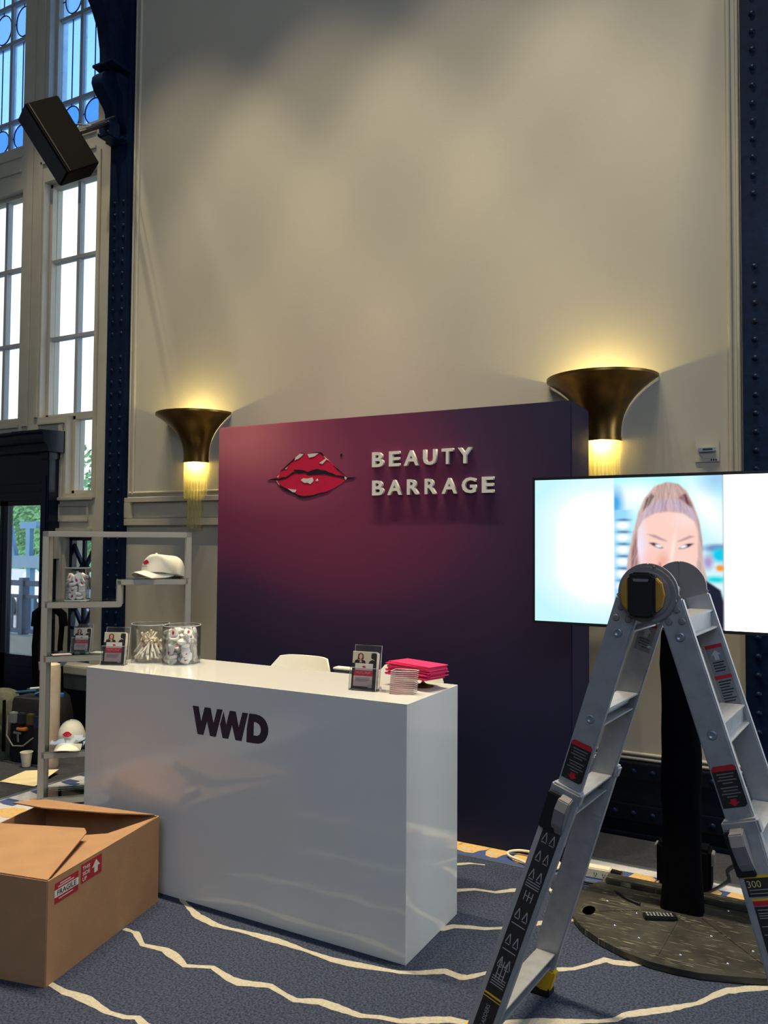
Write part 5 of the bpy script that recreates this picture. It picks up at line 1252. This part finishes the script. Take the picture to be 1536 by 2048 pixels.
for i in range(12):
    z = 1.0105 + 0.0082*i
    m = MB()
    out = [(-0.05,-0.03),(-0.02,-0.034),(0.0,-0.018),(0.025,-0.012),(0.05,-0.012),(0.05,0.032),(-0.05,0.032)]
    n = len(out)
    m.add([(x, y, 0) for x, y in out] + [(x*1.03, y*1.03, 0.006) for x, y in out], [tuple(range(n))[::-1]] + [(k, (k+1) % n, n+(k+1) % n, n+k) for k in range(n)])
    o = m.build('clear_tray', trm); o.location = (-1.528 + 0.0007*i, 3.015, z); o.rotation_euler = (0, 0, 0.10)
    MB().tube([(x*1.03, y*1.03, 0.006) for x, y in out], 0.0011, 5, closed=True).build('rim', trim_, o)
    tag(o, 'thin clear plastic tray stacked in front of the pink envelopes', 'tray', 'stack of clear trays on the counter')
o = MB().add([(-0.04,-0.03,0.0),(0.035,-0.028,0.0),(0.04,0.02,0.0),(-0.035,0.03,0.0),(-0.045,-0.033,0.012),(0.04,-0.032,0.012),(0.045,0.024,0.012),(-0.04,0.034,0.012)], [(0,3,2,1),(0,1,5,4),(1,2,6,5),(2,3,7,6),(3,0,4,7)]).build('clear_tray', trm)
o.location = (-1.612, 3.02, 1.0105); tag(o, 'single clear plastic tray lying left of the tray stack', 'tray')

# ---------------------------------------------------------------- remote, power strip, cables
t = thing('remote_control', 'black remote control on the steel base plate', 'remote', (-0.60, 3.655, 0.0285), 0.43)
MB().box(-0.07, 0.07, -0.022, 0.022, 0, 0.018).build('body', blk, t, bev=0.004)
for i in range(8):
    for j in range(3): MB().box(-0.058 + 0.0145*i, -0.050 + 0.0145*i, -0.014 + 0.011*j, -0.008 + 0.011*j, 0.0178, 0.0192).build('button', mat('button_grey', C(150, 152, 156), .5), t)
t = thing('power_strip', 'white power strip on the patterned carpet border beside the ladder', 'power strip', (-0.965, 4.02, 0.003), 0.04)
MB().box(-0.075, 0.075, -0.028, 0.028, 0, 0.05).build('body', cablew, t, bev=0.005)
for x in (0.005, 0.045):
    for dx, dz in ((-0.006, 0.024), (0.006, 0.024)): MB().box(x+dx-0.0016, x+dx+0.0016, -0.0295, -0.027, dz-0.005, dz+0.005).build('slot', blk, t)
    MB().tube([(x, -0.0295, 0.014), (x, -0.027, 0.014)], 0.003, 8).build('ground_hole', blk, t)
MB().obox((0.10, -0.005, 0.03), (0.028, -0.006, 0.0), (0.003, 0.018, 0), (0, 0, 0.016)).build('plug', blk, t, bev=0.004)
def cable(pts, r, m, name, label, cat='cable', n=6):
    P = [Vector(p) for p in pts]; out = []
    for i in range(len(P)-1):
        p0, p1, p2, p3 = P[max(0, i-1)], P[i], P[i+1], P[min(len(P)-1, i+2)]
        for k in range(n):
            t_ = k/n; out.append(0.5*((2*p1) + (p2-p0)*t_ + (2*p0-5*p1+4*p2-p3)*t_**2 + (3*p1-p0-3*p2+p3)*t_**3))
    out.append(P[-1]); c = sum((Vector(q) for q in out), Vector())/len(out); c.z = 0
    o = MB().tube([q - c for q in out], r, 8).build(name, m, None, smooth=60); o.location = c
    return tag(o, label, cat)
cable([(-0.86, 4.0, 0.03), (-0.84, 3.94, 0.012), (-0.86, 3.88, 0.012), (-0.80, 3.80, 0.035), (-0.75, 3.76, 0.036), (-0.70, 3.74, 0.036)], 0.006, blk, 'power_cable', 'black power cable from the power strip onto the base plate')
cable([(-1.04, 4.0, 0.02), (-1.03, 3.93, 0.012), (-0.98, 3.91, 0.012), (-0.90, 3.93, 0.012), (-0.86, 3.98, 0.03)], 0.006, blk, 'power_cable', 'black cable looping under the power strip')
cable([(-1.05, 4.03, 0.03), (-1.09, 4.09, 0.012), (-1.12, 4.06, 0.014), (-1.16, 3.98, 0.014), (-1.24, 3.95, 0.014), (-1.33, 3.99, 0.016), (-1.41, 4.02, 0.018), (-1.43, 4.065, 0.02), (-1.38, 4.10, 0.025), (-1.30, 4.09, 0.03), (-1.24, 4.05, 0.03), (-1.26, 4.0, 0.026), (-1.31, 4.03, 0.03), (-1.27, 4.085, 0.03), (-1.20, 4.09, 0.02), (-1.15, 4.04, 0.016), (-1.18, 3.93, 0.014), (-1.14, 3.80, 0.012), (-1.10, 3.72, 0.01)], 0.0065, cablew, 'extension_cable', 'coiled white extension cable on the carpet border behind the ladder')
cable([(-0.37, 4.50, 0.01), (-0.40, 4.40, 0.01), (-0.38, 4.28, 0.015), (-0.42, 4.16, 0.01), (-0.47, 4.05, 0.01), (-0.45, 3.95, 0.035)], 0.006, blk, 'thin_cable', 'thin black cable crossing the border right of the television stand')
t = thing('equipment_case', 'small black equipment case behind the television stand pole', 'case', (-0.56, 4.13, 0.004))
MB().box(-0.125, 0.12, -0.06, 0.06, 0, 0.20).build('body', blkfab, t, bev=0.015)
MB().tube([(-0.05, 0, 0.2), (-0.05, 0, 0.23), (0.05, 0, 0.23), (0.05, 0, 0.2)], 0.008, 8).build('handle', blk, t)
for x in (-0.13, 0.125): MB().box(x-0.008, x+0.008, -0.03, 0.03, 0.12, 0.18).build('latch', alumd, t, bev=0.003)

# ---------------------------------------------------------------- things by the door
t = thing('paper_cup', 'white paper cup on the dark carpet beside the door', 'cup', (-5.05, 3.92, 0))
MB().lathe([(0, 0.002), (0.027, 0.002), (0.027, 0), (0.029, 0), (0.042, 0.098), (0.045, 0.1), (0.045, 0.104), (0.041, 0.103), (0.027, 0.006), (0, 0.006)], 24).build('cup', paperm, t, smooth=40)
t = thing('wrapped_roll', 'tall white plastic wrapped roll standing on the floor behind the shelf', 'roll', (-4.90, 3.99, -0.004))
rollm = mat('wrapped_plastic', C(228, 214, 190), 0.35, bump=0.25, bscale=18, col2=C(218, 186, 160), vscale=9)
MB().lathe([(0, 0.0), (0.066, 0.0), (0.071, 0.02), (0.070, 0.70), (0.066, 0.742), (0.05, 0.748), (0.03, 0.735), (0, 0.733)], 28).build('roll', rollm, t, smooth=50)
MB().prism([(-0.075, 0.285), (0.04, 0.315), (0.02, 0.385), (-0.075, 0.37)], 'y', -0.0735, -0.055).build('blue_label', mat('navy_tape', C(28, 44, 84), .4), t)
MB().lathe([(0.0715, 0.30), (0.0725, 0.30), (0.0725, 0.375), (0.0715, 0.375)], 28, PI, 1.45*PI).build('blue_band', MATS['navy_tape'], t)
m = MB(); pts = [(-4.885, 3.585), (-4.955, 3.84), (-4.86, 3.90), (-4.70, 3.915), (-4.60, 3.66), (-4.59, 3.63)]
c = Vector((-4.77, 3.75)); n = len(pts); rz_ = [0.003, 0.003, 0.005, 0.03, 0.004, 0.003]
vs = [(x - c.x, y - c.y, z - 0.003) for (x, y), z in zip(pts, rz_)]
o = m.add(vs + [(a, b, z + 0.002) for a, b, z in vs], [tuple(range(n))[::-1], tuple(range(n, 2*n))] + [(i, (i+1) % n, n+(i+1) % n, n+i) for i in range(n)]).build('paper_sheet', mat('cream_board', C(236, 218, 176), .7))
o.location = (c.x, c.y, 0.0); tag(o, 'cream paper sheet lying on the dark carpet by the shelf', 'paper')
# tool bag
t = thing('tool_bag', 'open black tool bag with pockets and tools beside the door', 'bag', (-5.17, 4.08, -0.004), 0.1)
bagm = mat('black_nylon', C(16, 17, 26), 0.8, var=0.2, vscale=30, bump=0.2, bscale=40)
m = MB(); prof = rrect(0.30, 0.22, 0.05, 4); n = len(prof)
for z, s in ((0, 0.96), (0.05, 1.04), (0.25, 1.02), (0.44, 0.97), (0.47, 0.90)):
    for x, y in prof: m.v.append((x*s, y*s, z))
for i in range(4):
    for j in range(n): m.f.append((i*n+j, i*n+(j+1) % n, (i+1)*n+(j+1) % n, (i+1)*n+j))
m.f.append(tuple(range(n))[::-1]); m.f.append(tuple(4*n+j for j in range(n))); m.build('body', bagm, t, smooth=50)
for x, w, c_ in ((-0.08, 0.06, C(120, 128, 130)), (0.0, 0.06, C(22, 24, 34)), (0.09, 0.06, C(70, 60, 30))):
    MB().box(x-w/2, x+w/2, -0.145, -0.10, 0.29, 0.37).build('pocket', mat('pocket_%d' % int(x*100), c_, .7), t, bev=0.006)
MB().box(-0.03, 0.05, -0.15, -0.105, 0.245, 0.265).build('amber_badge', mat('amber_badge', C(200, 120, 40), .5), t, bev=0.004)
MB().tube([(-0.02, -0.135, 0.16), (-0.02, -0.14, 0.22)], 0.009, 8).build('socket_tool', chrome, t); MB().tube([(-0.055, -0.14, 0.225), (0.02, -0.14, 0.225)], 0.011, 8).build('socket_tool', chrome, t)
MB().tube([(-0.14, -0.125, 0.34), (-0.12, -0.15, 0.2), (-0.05, -0.155, 0.13), (0.05, -0.155, 0.14), (0.12, -0.13, 0.2)], 0.006, 8).build('cord_loop', mat('grey_cord', C(110, 112, 112), .6), t, smooth=60)
for i, (x0, x1, z, c_) in enumerate(((-0.13, 0.04, 0.50, C(40, 90, 120)), (-0.02, 0.14, 0.53, C(200, 205, 210)), (-0.08, 0.10, 0.515, C(70, 76, 84)), (-0.03, 0.03, 0.478, C(80, 130, 200)))):
    MB().tube([(x0, -0.06 + 0.03*i, z), (x1, -0.03 + 0.02*i, z + 0.02)], 0.010, 8).build('tool', mat('tool_%d' % i, c_, .35), t)
t = thing('backpack', 'olive grey backpack at the left edge beside the tool bag', 'backpack', (-5.46, 4.02, -0.004), 0.2)
olive = mat('olive_canvas', C(92, 94, 78), 0.85, var=0.2, vscale=25, bump=0.15, bscale=80)
m = MB(); prof = rrect(0.26, 0.20, 0.07, 4); n = len(prof)
for z, s in ((0, 0.9), (0.06, 1.05), (0.28, 1.06), (0.42, 0.95), (0.49, 0.7), (0.51, 0.35)):
    for x, y in prof: m.v.append((x*s, y*s, z))
for i in range(5):
    for j in range(n): m.f.append((i*n+j, i*n+(j+1) % n, (i+1)*n+(j+1) % n, (i+1)*n+j))
m.f.append(tuple(range(n))[::-1]); m.f.append(tuple(5*n+j for j in range(n))); m.build('body', olive, t, smooth=60)
MB().prism(rrect(0.18, 0.2, 0.05), 'y', -0.14, -0.09).build('front_pocket', olive, t, bev=0.01); t.children[-1].location = (0, 0, 0.17)
MB().tube([(0.11, -0.11, 0.45), (0.14, -0.14, 0.30), (0.13, -0.13, 0.08)], 0.012, 8).build('strap', blkfab, t, smooth=60)
MB().tube([(-0.06, -0.13, 0.46), (0.0, -0.15, 0.30), (0.06, -0.14, 0.12)], 0.007, 8).build('strap', mat('tan_strap', C(130, 124, 100), .8), t, smooth=60)
# trolley bag with an arched handle
t = thing('trolley_bag', 'black trolley bag with a tall arched padded handle behind the shelf', 'bag', (-5.36, 4.36, -0.004), 0.5)
m = MB(); prof = rrect(0.34, 0.24, 0.08, 4); n = len(prof)
for z, s in ((0, 0.95), (0.06, 1.03), (0.26, 1.0), (0.40, 0.85), (0.46, 0.5)):
    for x, y in prof: m.v.append((x*s, y*s, z))
for i in range(4):
    for j in range(n): m.f.append((i*n+j, i*n+(j+1) % n, (i+1)*n+(j+1) % n, (i+1)*n+j))
m.f.append(tuple(range(n))[::-1]); m.f.append(tuple(4*n+j for j in range(n))); m.build('body', bagm, t, smooth=60)
for dx, r in ((-0.11, 0.026), (-0.01, 0.03), (0.09, 0.022)):
    MB().tube([(dx, 0.0, 0.42), (dx - 0.015, 0, 0.80), (dx, 0, 1.02)], r, 8).build('handle_strut', blkfab, t, smooth=60)
MB().tube([(-0.125, 0, 0.96), (-0.12, 0, 1.06), (-0.06, 0, 1.105), (0.03, 0, 1.105), (0.09, 0, 1.05), (0.10, 0, 0.96)], 0.035, 10).build('handle_arch', blkfab, t, smooth=60)
MB().prism([(0.04, 0.62), (0.13, 0.66), (0.16, 0.70), (0.07, 0.665)], 'y', -0.04, -0.03).build('silver_tag', chrome, t)
MB().lathe([(0, 0.44), (0.03, 0.435), (0.035, 0.40), (0.02, 0.38)], 12, c=(0.10, -0.04, 0)).build('blue_toggle', mat('blue_toggle', C(70, 120, 210), .4), t, smooth=60)
# shipping scrap: small white clip on the bottom shelf edge
o = MB().lathe([(0, 0.0), (0.011, 0.004), (0.013, 0.012), (0.008, 0.02), (0, 0.022)], 12).build('cable_clip', whitest, None, smooth=60); o.location = shp(0.27, 0.0, 0.0645); tag(o, 'tiny white round clip on the bottom shelf beside the counter', 'clip')
